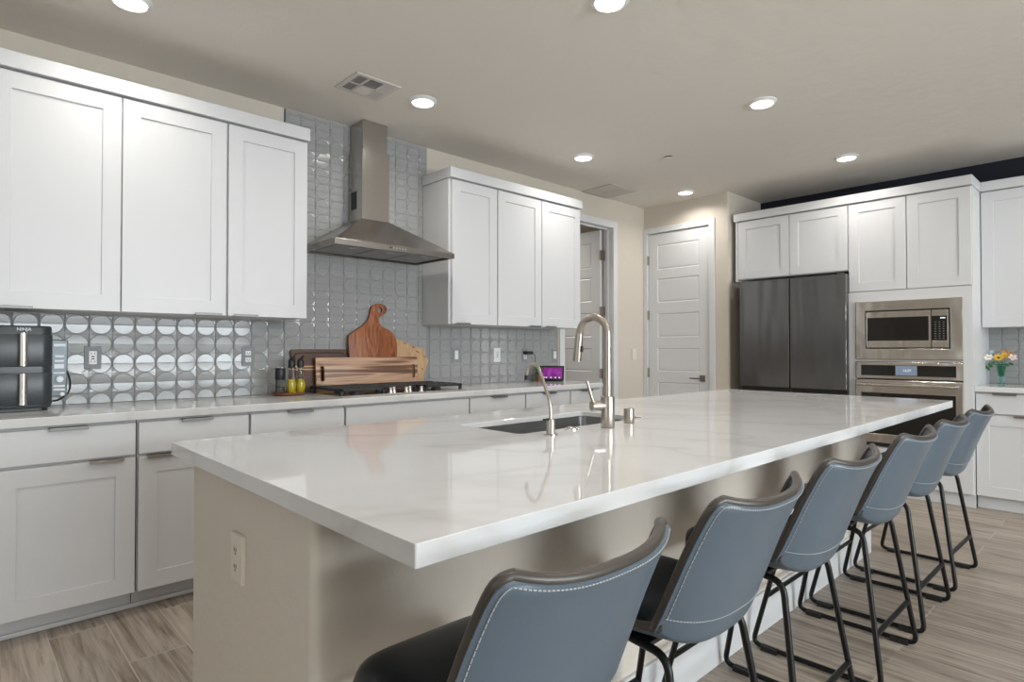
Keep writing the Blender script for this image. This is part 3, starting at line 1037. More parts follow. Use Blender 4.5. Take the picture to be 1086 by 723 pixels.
# ------------------------------------------------------------------ electrical plates
def plate(name, T, u, v, mat_plate, mat_in, kind, label, cat='outlet', group=None, w=0.074, h=0.118):
    o0 = T(u, 0, v)
    t = thing(name, o0, label, cat, group)
    a, b = T(u - w / 2, -0.0115, v - h / 2), T(u + w / 2, 0.0, v + h / 2)
    MB().box(a.x, a.y, a.z, b.x, b.y, b.z, 0.002).build('cover_plate', mat_plate, t)

    def bx(u0, u1, v0, v1, d0, d1, name, mt, par):
        mb = MB()
        p, q = T(u + u0, d0, v + v0), T(u + u1, d1, v + v1)
        mb.box(p.x, p.y, p.z, q.x, q.y, q.z, 0.0008, 1)
        return mb.build(name, mt, par)
    if kind == 'rocker':
        bx(-0.017, 0.017, -0.034, 0.034, -0.0145, -0.010, 'rocker', mat_in, t)
    elif kind == 'decora':
        f = bx(-0.017, 0.017, -0.034, 0.034, -0.0135, -0.010, 'receptacle', mat_in, t)
        mb = MB()
        for dz in (0.021, -0.021):
            for du in (-0.007, 0.007):
                p, q = T(u + du - 0.0015, -0.0142, v + dz - 0.004), T(u + du + 0.0015, -0.012, v + dz + 0.006)
                mb.box(p.x, p.y, p.z, q.x, q.y, q.z)
        for dz in (0.006, -0.006):
            p, q = T(u - 0.007, -0.0142, v + dz - 0.003), T(u + 0.007, -0.012, v + dz + 0.003)
            mb.box(p.x, p.y, p.z, q.x, q.y, q.z)
        mb.build('slots', M['black'], f)
    else:
        for dz in (0.020, -0.020):
            f = bx(-0.016, 0.016, dz - 0.0135, dz + 0.0135, -0.0135, -0.010, 'receptacle', mat_in, t)
            mb = MB()
            for du in (-0.006, 0.006):
                p, q = T(u + du - 0.0014, -0.0142, v + dz - 0.003), T(u + du + 0.0014, -0.012, v + dz + 0.006)
                mb.box(p.x, p.y, p.z, q.x, q.y, q.z)
            p, q = T(u - 0.002, -0.0142, v + dz - 0.010), T(u + 0.002, -0.012, v + dz - 0.006)
            mb.box(p.x, p.y, p.z, q.x, q.y, q.z)
            mb.build('slots', M['black'], f)
    return t


TW = face_y(YA - 0.001)
plate('wall_outlet', TW, 0.548, 1.150, M['plate_grey'], M['plate'], 'decora', 'grey-framed power outlet on the tiles beside the air fryer')
plate('wall_outlet', TW, 1.331, 1.150, M['plate_grey'], M['plate'], 'duplex', 'grey-framed power outlet on the tiles left of the oil bottles')
plate('light_switch', TW, 2.934, 1.148, M['plate_grey'], M['plate'], 'rocker', 'grey-framed white rocker switch on the tiles right of the cooktop', 'switch')
plate('wall_outlet', TW, 3.369, 1.145, M['plate'], M['plate'], 'decora', 'all-white outlet plate on the tiles under the right wall cabinets')
plate('wall_outlet', TW, 3.70, 1.140, M['plate_grey'], M['plate'], 'decora', 'grey-framed outlet holding the black charger')
plate('light_switch', TW, 4.085, 1.140, M['plate_grey'], M['plate'], 'rocker', 'grey-framed white switch on the last tiles beside the hallway trim', 'switch')
plate('light_switch', face_y(YA), 5.340, 1.14, M['plate_beige'], M['plate_beige'], 'rocker', 'beige rocker switch on the plain wall between the two doors', 'switch')
TI = face_x(BX0)
plate('island_outlet', TI, 1.527, 0.685, M['plate_beige'], M['plate_beige'], 'duplex', 'almond duplex outlet on the end wall of the island', 'outlet')

# charger in the outlet with its cable
t = thing('charger', (3.70, YA - 0.02, 1.17), 'black plug charger in the outlet beside the smart display', 'charger')
MB().box(3.668, YA - 0.075, 1.148, 3.735, YA - 0.016, 1.176, 0.004).build('plug_body', M['black'], t)
MB().tube(fillet([(3.735, YA - 0.06, 1.162), (3.77, YA - 0.06, 1.15), (3.80, YA - 0.05, 1.02), (3.83, YA - 0.03, 0.93)], 0.04), 0.0025, 8).build('cable', M['black'], t, smooth=True)

# ------------------------------------------------------------------ range hood
HX0, HX1, HYF = 1.664, 2.557, 3.294
t = thing('range_hood', (2.105, YA, 1.82), 'stainless pyramid chimney range hood on the tiled wall', 'range hood')
yb = YA - 0.0105
CX0, CX1, CYF = 1.995, 2.202, 3.566
mb = MB()
b_ = mb.b
lo1 = [b_.verts.new(p) for p in ((HX0, HYF, 1.822), (HX1, HYF, 1.822), (HX1, yb, 1.822), (HX0, yb, 1.822))]
lo2 = [b_.verts.new(p) for p in ((HX0, HYF, 1.858), (HX1, HYF, 1.858), (HX1, yb, 1.858), (HX0, yb, 1.858))]
hi1 = [b_.verts.new(p) for p in ((CX0 - 0.006, CYF - 0.006, 2.062), (CX1 + 0.006, CYF - 0.006, 2.062), (CX1 + 0.006, yb, 2.062), (CX0 - 0.006, yb, 2.062))]
ins = 0.016
un1 = [b_.verts.new(p) for p in ((HX0 + ins, HYF + ins, 1.822), (HX1 - ins, HYF + ins, 1.822), (HX1 - ins, yb - ins, 1.822), (HX0 + ins, yb - ins, 1.822))]
un2 = [b_.verts.new((v.co.x, v.co.y, 1.838)) for v in un1]
for A_, B_ in ((lo1, lo2), (lo2, hi1), (lo1, un1), (un1, un2)):
    for k in range(4):
        b_.faces.new((A_[k], A_[(k + 1) % 4], B_[(k + 1) % 4], B_[k]))
b_.faces.new(un2); b_.faces.new(hi1)
ed = [e_ for e_ in b_.edges if all(v in lo2 or v in hi1 for v in e_.verts) and not all(v in hi1 for v in e_.verts)]
bmesh.ops.bevel(b_, geom=ed, offset=0.003, segments=2, affect='EDGES', profile=0.5)
mb.build('canopy', M['steel_x'], t)
MB().box(CX0, CYF, 2.06, CX1, yb, 2.535, 0.003).build('lower_chimney', M['steel_z'], t)
MB().box(CX0 + 0.010, CYF + 0.010, 2.53, CX1 - 0.010, yb, H - 0.003, 0.003).build('upper_chimney', M['steel_z'], t)
# vent slots in the side of the duct
mb = MB()
mb.box(CX0 - 0.0015, 3.640, 2.14, CX0 + 0.001, 3.715, 2.26)
mb.build('side_vent', M['black'], t)
for k in range(3):
    a = HX0 + 0.05 + k * 0.268
    f = MB().box(a, HYF + 0.07, 1.829, a + 0.255, yb - 0.06, 1.837, 0.002).build('filter', M['filter'], t)
    MB().box(a + 0.10, HYF + 0.10, 1.825, a + 0.155, HYF + 0.115, 1.830, 0.001, 1).build('latch', M['chrome'], f)
for k in range(6):
    MB().cyl((2.045 + k * 0.022, HYF + 0.001, 1.841), (2.045 + k * 0.022, HYF - 0.003, 1.841), 0.0055, 14).build('button', M['black'] if k == 0 else M['chrome'], t)

# ------------------------------------------------------------------ gas cooktop
KX0, KX1, KY0, KY1 = 1.655, 2.585, 3.195, 3.655
ZK = 0.9145
t = thing('gas_cooktop', (2.12, 3.42, ZK), 'stainless gas cooktop with black cast iron grates under the hood', 'cooktop')
MB().box(KX0, KY0, ZK, KX1, KY1, ZK + 0.008, 0.003).build('base_plate', M['steel_y'], t)
cols = [(KX0 + 0.015, KX0 + 0.312), (KX0 + 0.318, KX1 - 0.318), (KX1 - 0.312, KX1 - 0.015)]
for k, (a, b) in enumerate(cols):
    y0, y1 = (KY0 + 0.03, KY1 - 0.02) if k != 1 else (KY0 + 0.13, KY1 - 0.02)
    zt = ZK + 0.046
    mb = MB()
    for x in (a, b - 0.014):
        mb.box(x, y0, zt - 0.016, x + 0.014, y1, zt, 0.003)
    for y in (y0, y1 - 0.014):
        mb.box(a, y, zt - 0.016, b, y + 0.014, zt, 0.003)
    n = 6
    for q in range(1, n):
        y = y0 + (y1 - y0) * q / n
        mb.box(a, y - 0.006, zt - 0.014, b, y + 0.006, zt + 0.002, 0.003)
    mb.box((a + b) / 2 - 0.006, y0, zt - 0.014, (a + b) / 2 + 0.006, y1, zt + 0.001, 0.003)
    for x in (a, b - 0.018):
        for y in (y0, y1 - 0.018):
            mb.box(x, y, ZK + 0.008, x + 0.018, y + 0.018, zt, 0.003)
    mb.build('grate', M['iron'], t)
for x, y, r in ((KX0 + 0.165, 3.32, 0.04), (KX0 + 0.165, 3.53, 0.035), (2.12, 3.50, 0.055), (KX1 - 0.165, 3.32, 0.035), (KX1 - 0.165, 3.53, 0.04)):
    MB().lathe([(0, 0.008), (r, 0.008), (r, 0.016), (r * 0.8, 0.018), (r * 0.8, 0.024), (0, 0.025)], (x, y, ZK), 22).build('burner', M['iron'], t, smooth=True)
for x, y in ((2.005, 3.225), (2.06, 3.275), (2.12, 3.225), (2.18, 3.275), (2.235, 3.225)):
    k = MB().lathe([(0, 0.008), (0.020, 0.008), (0.020, 0.011), (0.012, 0.013), (0.0105, 0.040), (0.009, 0.042), (0, 0.042)], (x, y, ZK), 20).build('knob', M['silver'], t, smooth=True)


# ------------------------------------------------------------------ cutting boards leaning on the tiles
def lean(zb, yb_, zt, yt):
    """board face frame: v measured up from the foot along the lean"""
    d = Vector((0, yt - yb_, zt - zb)); ln = d.length; d.normalize()
    nrm = Vector((0, -d.z, d.y))
    return lambda u, t, v: Vector((u, yb_, zb)) + d * (v - zb) - nrm * t


def slot(cx_, z0, z1, w_, n=6):
    pts = [(cx_ + w_ / 2 * math.cos(R(a)), z1 - w_ / 2 + w_ / 2 * math.sin(R(a))) for a in range(0, 181, 30)]
    pts += [(cx_ + w_ / 2 * math.cos(R(a)), z0 + w_ / 2 + w_ / 2 * math.sin(R(a))) for a in range(180, 361, 30)]
    return pts


ZQ = 0.9155
fn = lean(ZQ, 3.683, 1.52, 3.735)
pad = [(1.985, ZQ), (1.978, 1.267), (1.985, 1.288), (1.999, 1.304), (2.054, 1.335), (2.107, 1.37), (2.133, 1.398), (2.149, 1.433), (2.156, 1.471), (2.164, 1.49), (2.178, 1.506),
       (2.207, 1.518), (2.238, 1.521), (2.27, 1.511), (2.284, 1.50), (2.289, 1.482), (2.286, 1.463), (2.27, 1.447), (2.246, 1.437), (2.227, 1.424), (2.217, 1.405), (2.222, 1.38),
       (2.243, 1.357), (2.274, 1.343), (2.307, 1.329), (2.335, 1.306), (2.351, 1.275), (2.358, 1.236), (2.359, ZQ)]
pad = [(u - (0 if i > 20 else 0.0), v) for i, (u, v) in enumerate(pad)]
hole = [(2.232 + 0.019 * math.cos(R(a)), 1.474 + 0.020 * math.sin(R(a))) for a in range(0, 360, 24)]
tag(MB().prism(pad, fn, 0.0, 0.018, 0.003, 2, holes=[hole]).build('cutting_board', M['cherry'], smooth=True),
    'tall reddish-brown paddle cutting board with a hooked handle and round hole', 'cutting board')
# dark walnut board with groove and two pale inlay stripes
fn = lean(ZQ, 3.700, 1.195, 3.736)
t = thing('cutting_board', (1.80, 3.73, ZQ), 'dark walnut cutting board with pale stripes standing behind the oil bottles', 'cutting board')
o_ = MB().prism([(1.588, ZQ), (1.588, 1.188), (1.594, 1.195), (1.974, 1.195), (1.974, ZQ)], fn, 0.0, 0.016, 0.002, 2)
o_.build('slab', M['walnut'], t)
mb = MB()
for z in (1.060, 1.079):
    p = [fn(1.590, -0.0006, z), fn(1.972, -0.0006, z), fn(1.972, -0.0006, z + 0.009), fn(1.590, -0.0006, z + 0.009)]
    mb.prism([(1.590, z), (1.972, z), (1.972, z + 0.009), (1.590, z + 0.009)], fn, -0.0008, 0.002)
mb.build('inlay', M['pale_wood'], t)
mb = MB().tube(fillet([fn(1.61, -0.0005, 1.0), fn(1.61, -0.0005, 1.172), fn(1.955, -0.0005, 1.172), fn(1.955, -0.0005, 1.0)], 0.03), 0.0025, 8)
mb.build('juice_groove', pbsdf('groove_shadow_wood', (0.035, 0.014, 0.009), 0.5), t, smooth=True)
# striped serving board with two slot handles
fn = lean(ZQ, 3.660, 1.14, 3.680)
mb = MB()
mb.prism([(1.728, ZQ), (1.728, 1.136), (1.732, 1.140), (2.508, 1.140), (2.512, 1.136), (2.512, ZQ)], fn, 0.0, 0.018, 0.003, 2,
         holes=[slot(1.772, 0.985, 1.085, 0.026), slot(2.476, 0.985, 1.085, 0.026)])
tag(mb.build('cutting_board', M['acacia'], smooth=True), 'long low striped cutting board with slot handles, in front of the others', 'cutting board')
# pale board with a worn, uneven edge
fn = lean(ZQ, 3.702, 1.25, 3.737)
mpoly = [(2.30, ZQ), (2.30, 1.21), (2.375, 1.268), (2.391, 1.265), (2.427, 1.256), (2.523, 1.219), (2.560, 1.210), (2.599, 1.197), (2.619, 1.181), (2.615, 1.152), (2.630, 1.13), (2.646, 1.11), (2.634, 1.085), (2.612, 1.04), (2.600, 1.016), (2.592, 0.96), (2.585, ZQ)]
t = thing('cutting_board', (2.47, 3.72, ZQ), 'pale maple cutting board with an uneven edge at the right of the group', 'cutting board')
MB().prism(mpoly, fn, 0.0, 0.014, 0.002, 2).build('slab', M['maple'], t)
mb = MB()
for u, z, l_ in ((2.43, 1.243, 0.022), (2.505, 1.213, 0.024), (2.535, 1.178, 0.03), (2.605, 1.142, 0.018), (2.575, 1.05, 0.016)):
    mb.prism([(u, z), (u + l_, z - 0.012), (u + l_, z - 0.006), (u, z + 0.006)], fn, -0.0007, 0.001)
mb.build('bark_marks', M['walnut'], t)

# ------------------------------------------------------------------ oil and pepper tray
TX, TY = 1.520, 3.605
tag(MB().lathe([(0, 0), (0.085, 0), (0.094, 0.006), (0.096, 0.016), (0.092, 0.017), (0.088, 0.010), (0, 0.010)], (TX, TY, ZQ), 36).build('round_tray', M['tray_wood'], smooth=True),
    'round reddish wooden tray holding the oil bottles beside the cooktop', 'tray')
zt = ZQ + 0.0105
t = thing('pepper_mill', (1.462, 3.590, zt), 'squat pepper mill with a black top and clear body on the tray', 'pepper mill')
g = MB().lathe([(0, 0.002), (0.026, 0.002), (0.027, 0.01), (0.027, 0.080), (0.025, 0.084), (0, 0.084)], (1.462, 3.590, zt), 24).build('jar', M['glass'], t, smooth=True)
MB().lathe([(0, 0.006), (0.023, 0.006), (0.023, 0.040), (0, 0.044)], (1.462, 3.590, zt), 20).build('peppercorns', M['pepper'], t, smooth=True)
MB().lathe([(0, 0.084), (0.028, 0.084), (0.030, 0.088), (0.030, 0.150), (0.028, 0.154), (0, 0.154)], (1.462, 3.590, zt), 24).build('cap', M['black'], t, smooth=True)
for x, y, lab in ((1.525, 3.575, 'oil bottle with black pourer nearest the pepper mill'), (1.586, 3.585, 'oil bottle with black pourer nearest the cutting boards')):
    t = thing('oil_bottle', (x, y, zt), lab, 'bottle', 'oil bottles on the round tray')
    MB().lathe([(0, 0.001), (0.021, 0.001), (0.027, 0.02), (0.028, 0.05), (0.020, 0.095), (0.016, 0.12), (0.016, 0.155), (0.014, 0.157), (0, 0.157)], (x, y, zt), 24).build('glass', M['glass'], t, smooth=True)
    MB().lathe([(0, 0.004), (0.018, 0.004), (0.024, 0.02), (0.025, 0.05), (0.0185, 0.085), (0, 0.086)], (x, y, zt), 22).build('oil', M['oil'], t, smooth=True)
    cp = MB().lathe([(0, 0.156), (0.019, 0.156), (0.020, 0.160), (0.020, 0.195), (0.014, 0.205), (0.008, 0.210), (0, 0.210)], (x, y, zt), 20).build('pourer', M['black'], t, smooth=True)
    MB().tube([(x, y, zt + 0.20), (x + 0.004, y - 0.004, zt + 0.215), (x + 0.016, y - 0.012, zt + 0.226)], 0.008, 10, rs=[0.010, 0.008, 0.006]).build('spout', M['black'], cp, smooth=True)

# ------------------------------------------------------------------ air fryer
AX0, AX1, AY0, AY1 = 0.070, 0.350, 3.440, 3.70
t = thing('air_fryer', (0.21, 3.57, ZQ), 'tall charcoal air fryer with two stacked drawers at the left end', 'air fryer')
z0 = ZQ
mb = MB(); mb.prism(rr(AX0, AY0, AX1, AY1, 0.045, 8), up, z0 + 0.012, z0 + 0.384, 0.008, 3)
mb.build('body', M['fryer'], t, smooth=True)
MB().prism(rr(AX0 + 0.012, AY0 + 0.012, AX1 - 0.012, AY1 - 0.012, 0.035, 6), up, z0, z0 + 0.012).build('base', M['black'], t)
for a, b, nm in ((0.200, 0.345, 'drawer'), (0.028, 0.172, 'drawer')):
    d = MB().prism(rr(AX0 - 0.0035, AY0 - 0.004, AX1 + 0.003, AY0 + 0.10, 0.045, 8), up, z0 + a, z0 + b, 0.003, 2).build(nm, M['fryer'], t, smooth=True)
    hb = MB()
    hb.tube([(0.243, AY0 - 0.030, z0 + a + 0.004), (0.243, AY0 - 0.030, z0 + b + 0.006 if a > 0.1 else z0 + b - 0.002)], 0.015, 18)
    h_ = hb.build('handle', M['silver'], d, smooth=True)
    MB().box(0.236, AY0 - 0.022, z0 + a + 0.02, 0.250, AY0 - 0.002, z0 + b - 0.02).build('handle_stem', M['black'], h_)
text_mesh('lettering', 'NINJA', 0.019, M['button'], t, Matrix.Translation((0.247, AY0 - 0.0010, z0 + 0.3675)) @ Matrix.Rotation(R(90), 4, 'X'))
# the control panel is a slim slanted console on the right side
pc = MB()
pc.prism([(AX1 + 0.004, z0 + 0.055), (AX1 + 0.064, z0 + 0.055), (AX1 + 0.068, z0 + 0.320), (AX1 + 0.004, z0 + 0.325)], face_y(3.535), 0.0, 0.12, 0.004, 2)
pn = pc.build('control_panel', M['fryer_panel'], t)
mb = MB()
for a, b, c_, d_ in ((0.012, 0.058, 0.292, 0.304), (0.016, 0.052, 0.240, 0.250), (0.016, 0.052, 0.218, 0.228), (0.012, 0.056, 0.163, 0.170), (0.012, 0.056, 0.100, 0.109), (0.012, 0.056, 0.083, 0.092)):
    mb.box(AX1 + a, 3.532, z0 + c_, AX1 + b, 3.536, z0 + d_, 0.001, 1)
mb.build('buttons', M['button'], pn)
mb = MB(); mb.cyl((AX1 + 0.036, 3.535, z0 + 0.137), (AX1 + 0.036, 3.522, z0 + 0.137), 0.015, 20, bv=0.002)
mb.build('dial', M['button'], pn, smooth=True)
mb = MB(); mb.cyl((AX1 + 0.046, 3.535, z0 + 0.066), (AX1 + 0.046, 3.527, z0 + 0.066), 0.009, 18, bv=0.001)
mb.build('power_button', M['button'], pn, smooth=True)
MB().box(AX1 + 0.014, 3.5335, z0 + 0.186, AX1 + 0.054, 3.536, z0 + 0.210, 0.001, 1).build('display', M['black_gloss'], pn)
MB().tube(fillet([(AX1 - 0.01, 3.60, z0 + 0.036), (AX1 + 0.03, 3.56, z0 + 0.030), (AX1 + 0.075, 3.54, z0 + 0.07), (AX1 + 0.082, 3.56, z0 + 0.12), (AX1 + 0.075, 3.62, z0 + 0.17)], 0.04), 0.004, 10).build('power_cord', M['black'], t, smooth=True)

# ------------------------------------------------------------------ smart display and the little plant beside it
PC = Vector((3.872, 3.595, ZQ))
ang = math.atan2(-0.205, 0.135)
t = thing('smart_display', PC, 'black smart display with a purple screen at the end of the range-wall counter', 'smart display')
ux = Vector((math.cos(ang), math.sin(ang), 0)); nx = Vector((math.sin(ang), -math.cos(ang), 0))
lean_ = 0.24


def SD(u, d, v):
    return PC + ux * u + nx * (-d - 0.055 + 0.0) * 1.0 * 0 + nx * (0.05 - d - v * lean_) + Vector((0, 0, v))


def sdbox(u0, u1, d0, d1, v0, v1, name, mt, par, bv=0.003):
    mb = MB(); mb.prism([(u0, v0), (u1, v0), (u1, v1), (u0, v1)], SD, d0, d1, bv, 2)
    return mb.build(name, mt, par)


scr = sdbox(-0.115, 0.115, 0.0, 0.010, 0.004, 0.132, 'screen_housing', M['black'], t)
sdbox(-0.088, 0.098, -0.0012, 0.0005, 0.022, 0.118, 'screen', M['screen'], scr, 0)
mb = MB(); mb.prism([(0.05, 0), (-0.05, 0), (-0.012, 0.10)], lambda u, d, v: PC + ux * d + nx * (u * 0.9) + Vector((0, 0, v)), -0.10, 0.10, 0.004, 2)
mb.build('speaker_base', M['black'], t)
for k, u in enumerate((-0.065, -0.045, -0.005, 0.035, 0.07)):
    mb = MB(); mb.prism([(u, 0.026), (u + 0.012, 0.026), (u + 0.012, 0.036), (u, 0.036)], SD, -0.002, -0.001)
    mb.build('app_icon', M['clock_digit'], scr)
PP = Vector((3.748, 3.632, ZQ))
t = thing('potted_plant', PP, 'tiny brown pot with green leaves just left of the smart display', 'plant')
MB().lathe([(0, 0), (0.022, 0), (0.030, 0.05), (0.031, 0.06), (0.027, 0.06), (0.024, 0.05), (0, 0.05)], PP, 20).build('pot', M['terracotta'], t, smooth=True)
rnd = random.Random(5)
mb = MB()
for k in range(16):
    a = rnd.uniform(0, 6.28); ln = rnd.uniform(0.05, 0.10); w_ = rnd.uniform(0.010, 0.016); tl = rnd.uniform(0.2, 0.7)
    dx, dy = math.cos(a), math.sin(a)
    prev = None
    for q in range(6):
        f_ = q / 5
        c_ = PP + Vector((dx * tl * ln * f_, dy * tl * ln * f_, 0.05 + ln * f_ * (1 - 0.3 * f_ * tl)))
        ww = w_ * math.sin(math.pi * (0.12 + 0.86 * f_))
        a_, b__ = mb.b.verts.new(c_ + Vector((-dy, dx, 0)) * ww), mb.b.verts.new(c_ + Vector((dy, -dx, 0)) * ww)
        if prev:
            mb.b.faces.new((prev[0], prev[1], b__, a_))
        prev = (a_, b__)
mb.build('leaves', M['green'], t, recalc=False)

# ------------------------------------------------------------------ vase and flowers
VX, VY = 6.10, 0.792
t = thing('flower_vase', (VX, VY, ZQ), 'blue-green glass vase of flowers on the right-hand counter', 'vase')
MB().lathe([(0, 0), (0.030, 0), (0.030, 0.004), (0.018, 0.010), (0.017, 0.055), (0.021, 0.075), (0.034, 0.155), (0.036, 0.158), (0.031, 0.155), (0.018, 0.078), (0.012, 0.06), (0, 0.058)], (VX, VY, ZQ), 26).build('vase_body', M['blue_glass'], t, smooth=True)
MB().lathe([(0, 0.062), (0.012, 0.064), (0.017, 0.08), (0.026, 0.145), (0, 0.148)], (VX, VY, ZQ), 20).build('green_filling', M['green_glass'], t, smooth=True)


def petal(mb, c, ax, side, up_, ln, wd_, cup):
    prev = None
    for q in range(6):
        f_ = q / 5
        p = c + ax * (0.12 * ln + ln * f_) + up_ * (cup * ln * f_ * f_)
        ww = wd_ * math.sin(math.pi * (0.15 + 0.75 * f_))
        a_, b__ = mb.b.verts.new(p + side * ww), mb.b.verts.new(p - side * ww)
        if prev:
            mb.b.faces.new((prev[0], prev[1], b__, a_))
        prev = (a_, b__)


flowers = [
    (-0.15, 0.054, 0.213, 0.028, 6, 'petal_white', 'yellow', 'white flower with a yellow heart leaning out to the left'),
    (-0.03, 0.010, 0.210, 0.030, 8, 'yellow', 'dark_center', 'large yellow flower with a dark heart at the front of the vase'),
    (-0.01, -0.028, 0.225, 0.026, 7, 'yellow', 'orange', 'smaller yellow flower just right of the largest one'),
    (-0.02, -0.075, 0.212, 0.028, 5, 'pink', 'yellow', 'pale pink flower leaning out to the right'),
    (0.02, -0.015, 0.258, 0.014, 6, 'orange', 'yellow', 'small orange blossom, highest in the bunch'),
    (0.02, -0.058, 0.252, 0.015, 6, 'orange', 'dark_center', 'small orange blossom above the pink flower'),
    (0.02, 0.060, 0.255, 0.017, 6, 'petal_blue', 'petal_white', 'pale blue blossom above the white flower'),
    (-0.02, 0.048, 0.208, 0.014, 6, 'pink', 'yellow', 'small pinkish blossom between the white and the large yellow flower'),
]
for dx, dy, dz, r, n, pm, cm, lab in flowers:
    top = Vector((VX + dx, VY + dy, ZQ + dz))
    t = thing('flower', top, lab, 'flower', 'flowers in the glass vase')
    nz = Vector((-0.75, dy * 3 - 0.1, 0.5)).normalized()
    s1 = nz.cross(Vector((0, 0, 1))).normalized(); s2 = nz.cross(s1)
    mb = MB()
    for k in range(n):
        a = 2 * math.pi * k / n
        ax = s1 * math.cos(a) + s2 * math.sin(a); sd = -s1 * math.sin(a) + s2 * math.cos(a)
        petal(mb, top, ax, sd, nz, r, r * 0.40, 0.25)
    mb.build('petals', M[pm], t, recalc=False)
    mb = MB(); mb.cyl(top - nz * 0.002, top + nz * 0.006, r * 0.30, 12, r2=r * 0.2); mb.build('flower_center', M[cm], t)
    MB().tube(fillet([(VX + dx * 0.15, VY + dy * 0.1, ZQ + 0.149), (VX + dx * 0.3, VY + dy * 0.35, ZQ + 0.185), top - nz * 0.002], 0.05), 0.0018, 6).build('stem', M['green'], t, smooth=True)
t = thing('leaf_spray', (VX, VY, ZQ + 0.15), 'arching stem with dark green leaves hanging out on the left of the vase', 'foliage')
MB().tube(fillet([(VX - 0.012, VY + 0.012, ZQ + 0.15), (VX - 0.015, VY + 0.035, ZQ + 0.185), (VX - 0.015, VY + 0.075, ZQ + 0.172), (VX - 0.015, VY + 0.090, ZQ + 0.14)], 0.03), 0.002, 6).build('stem', M['green'], t, smooth=True)
mb = MB()
for (dy, dz, a) in ((0.070, 0.170, -100), (0.085, 0.150, -60), (0.088, 0.142, -120), (0.078, 0.160, -140), (0.03, 0.175, -30), (-0.02, 0.165, -150), (-0.045, 0.170, 200)):
    c_ = Vector((VX - 0.018, VY + dy, ZQ + dz))
    ax = Vector((-0.2, math.cos(R(a)), math.sin(R(a)))).normalized(); sd = ax.cross(Vector((1, 0, 0))).normalized()
    petal(mb, c_, ax, sd, Vector((-1, 0, 0)), 0.036, 0.010, 0.2)
mb.build('leaves', M['green'], t, recalc=False)

# ------------------------------------------------------------------ ceiling fittings
LP = [(0.572, 3.062, 'recessed ceiling light above the left wall cabinets, cut by the top edge'),
      (2.131, 3.066, 'recessed ceiling light just right of the square vent'),
      (3.689, 3.078, 'recessed ceiling light above the right-hand wall cabinets'),
      (5.240, 3.080, 'recessed ceiling light in front of the pantry door'),
      (2.111, 1.610, 'recessed ceiling light over the island, cut by the top edge'),
      (3.683, 1.628, 'recessed ceiling light over the far end of the island'),
      (5.230, 1.632, 'recessed ceiling light in front of the refrigerator'),
      (0.560, 1.605, 'recessed ceiling light over the near end of the island, out of frame'),
      (2.111, 0.150, 'recessed ceiling light above the middle stools, out of frame'),
      (3.683, 0.150, 'recessed ceiling light above the farthest stools, out of frame'),
      (0.560, 0.150, 'recessed ceiling light above the nearest stool, out of frame'),
      (5.230, 0.150, 'recessed ceiling light before the vase counter, out of frame')]
LAMP_W = 4.7


def recessed_light(x, y, lab, watts):
    t = thing('recessed_light', (x, y, H), lab, 'ceiling light', 'recessed ceiling lights')
    MB().lathe([(0.068, -0.0165), (0.072, -0.010), (0.086, -0.004), (0.088, 0.0), (0.066, 0.0), (0.066, -0.012)], (x, y, H), 40).build('trim_ring', M['plate'], t, smooth=True)
    MB().lathe([(0, -0.015), (0.060, -0.0145), (0.067, -0.011), (0.067, -0.004), (0, -0.004)], (x, y, H), 40).build('lens', M['lamp'], t, smooth=True)
    l = bpy.data.lights.new('bulb', 'AREA')
    l.shape = 'DISK'; l.size = 0.12; l.energy = watts; l.color = (1.0, 0.955, 0.89); l.spread = R(150)
    o = bpy.data.objects.new('bulb', l)
    COL.objects.link(o); o.parent = t; o.location = (0, 0, -0.020)
    return t


LP.append((4.45, 4.85, 'added unseen ceiling light in the hallway, brightening the open door'))  # unseen hallway lamp, added to brighten the open door
for x, y, lab in LP:
    recessed_light(x, y, lab, 13.0 if y > 4 else LAMP_W)

# square supply register
t = thing('ceiling_vent', (1.778, 3.118, H), 'square white ceiling register beside the hood duct', 'vent')
vx0, vx1, vy0, vy1 = 1.635, 1.922, 2.985, 3.250
mb = MB()
mb.prism([(vx0, vy0), (vx1, vy0), (vx1, vy1), (vx0, vy1)], up, H - 0.008, H - 0.0005, 0.002, 1, holes=[[(vx0 + 0.03, vy0 + 0.03), (vx1 - 0.03, vy0 + 0.03), (vx1 - 0.03, vy1 - 0.03), (vx0 + 0.03, vy1 - 0.03)]])
mb.build('frame', M['vent_white'], t)
MB().box(vx0 + 0.028, vy0 + 0.028, H - 0.0025, vx1 - 0.028, vy1 - 0.028, H - 0.0008).build('duct_opening', M['black'], t)
mb = MB()
ym = (vy0 + vy1) / 2
mb.box(vx0 + 0.03, ym - 0.006, H - 0.010, vx1 - 0.03, ym + 0.006, H - 0.004)
for xa in (vx0 + 0.095, vx1 - 0.095):
    mb.box(xa - 0.005, vy0 + 0.03, H - 0.010, xa + 0.005, vy1 - 0.03, H - 0.004)
mb.build('divider', M['vent_white'], t)


def vslat(mb, p, q, tilt, ax):
    a = bmesh.new()
    bmesh.ops.create_cube(a, size=1)
    ln = (Vector(q) - Vector(p)).length
    sc = (0.001, ln, 0.014) if ax == 'y' else (ln, 0.001, 0.014)
    bmesh.ops.scale(a, vec=sc, verts=a.verts)
    rot = Matrix.Rotation(R(tilt), 4, 'Y' if ax == 'y' else 'X')
    rot.translation = (Vector(p) + Vector(q)) / 2
    mb.merge(a, rot)


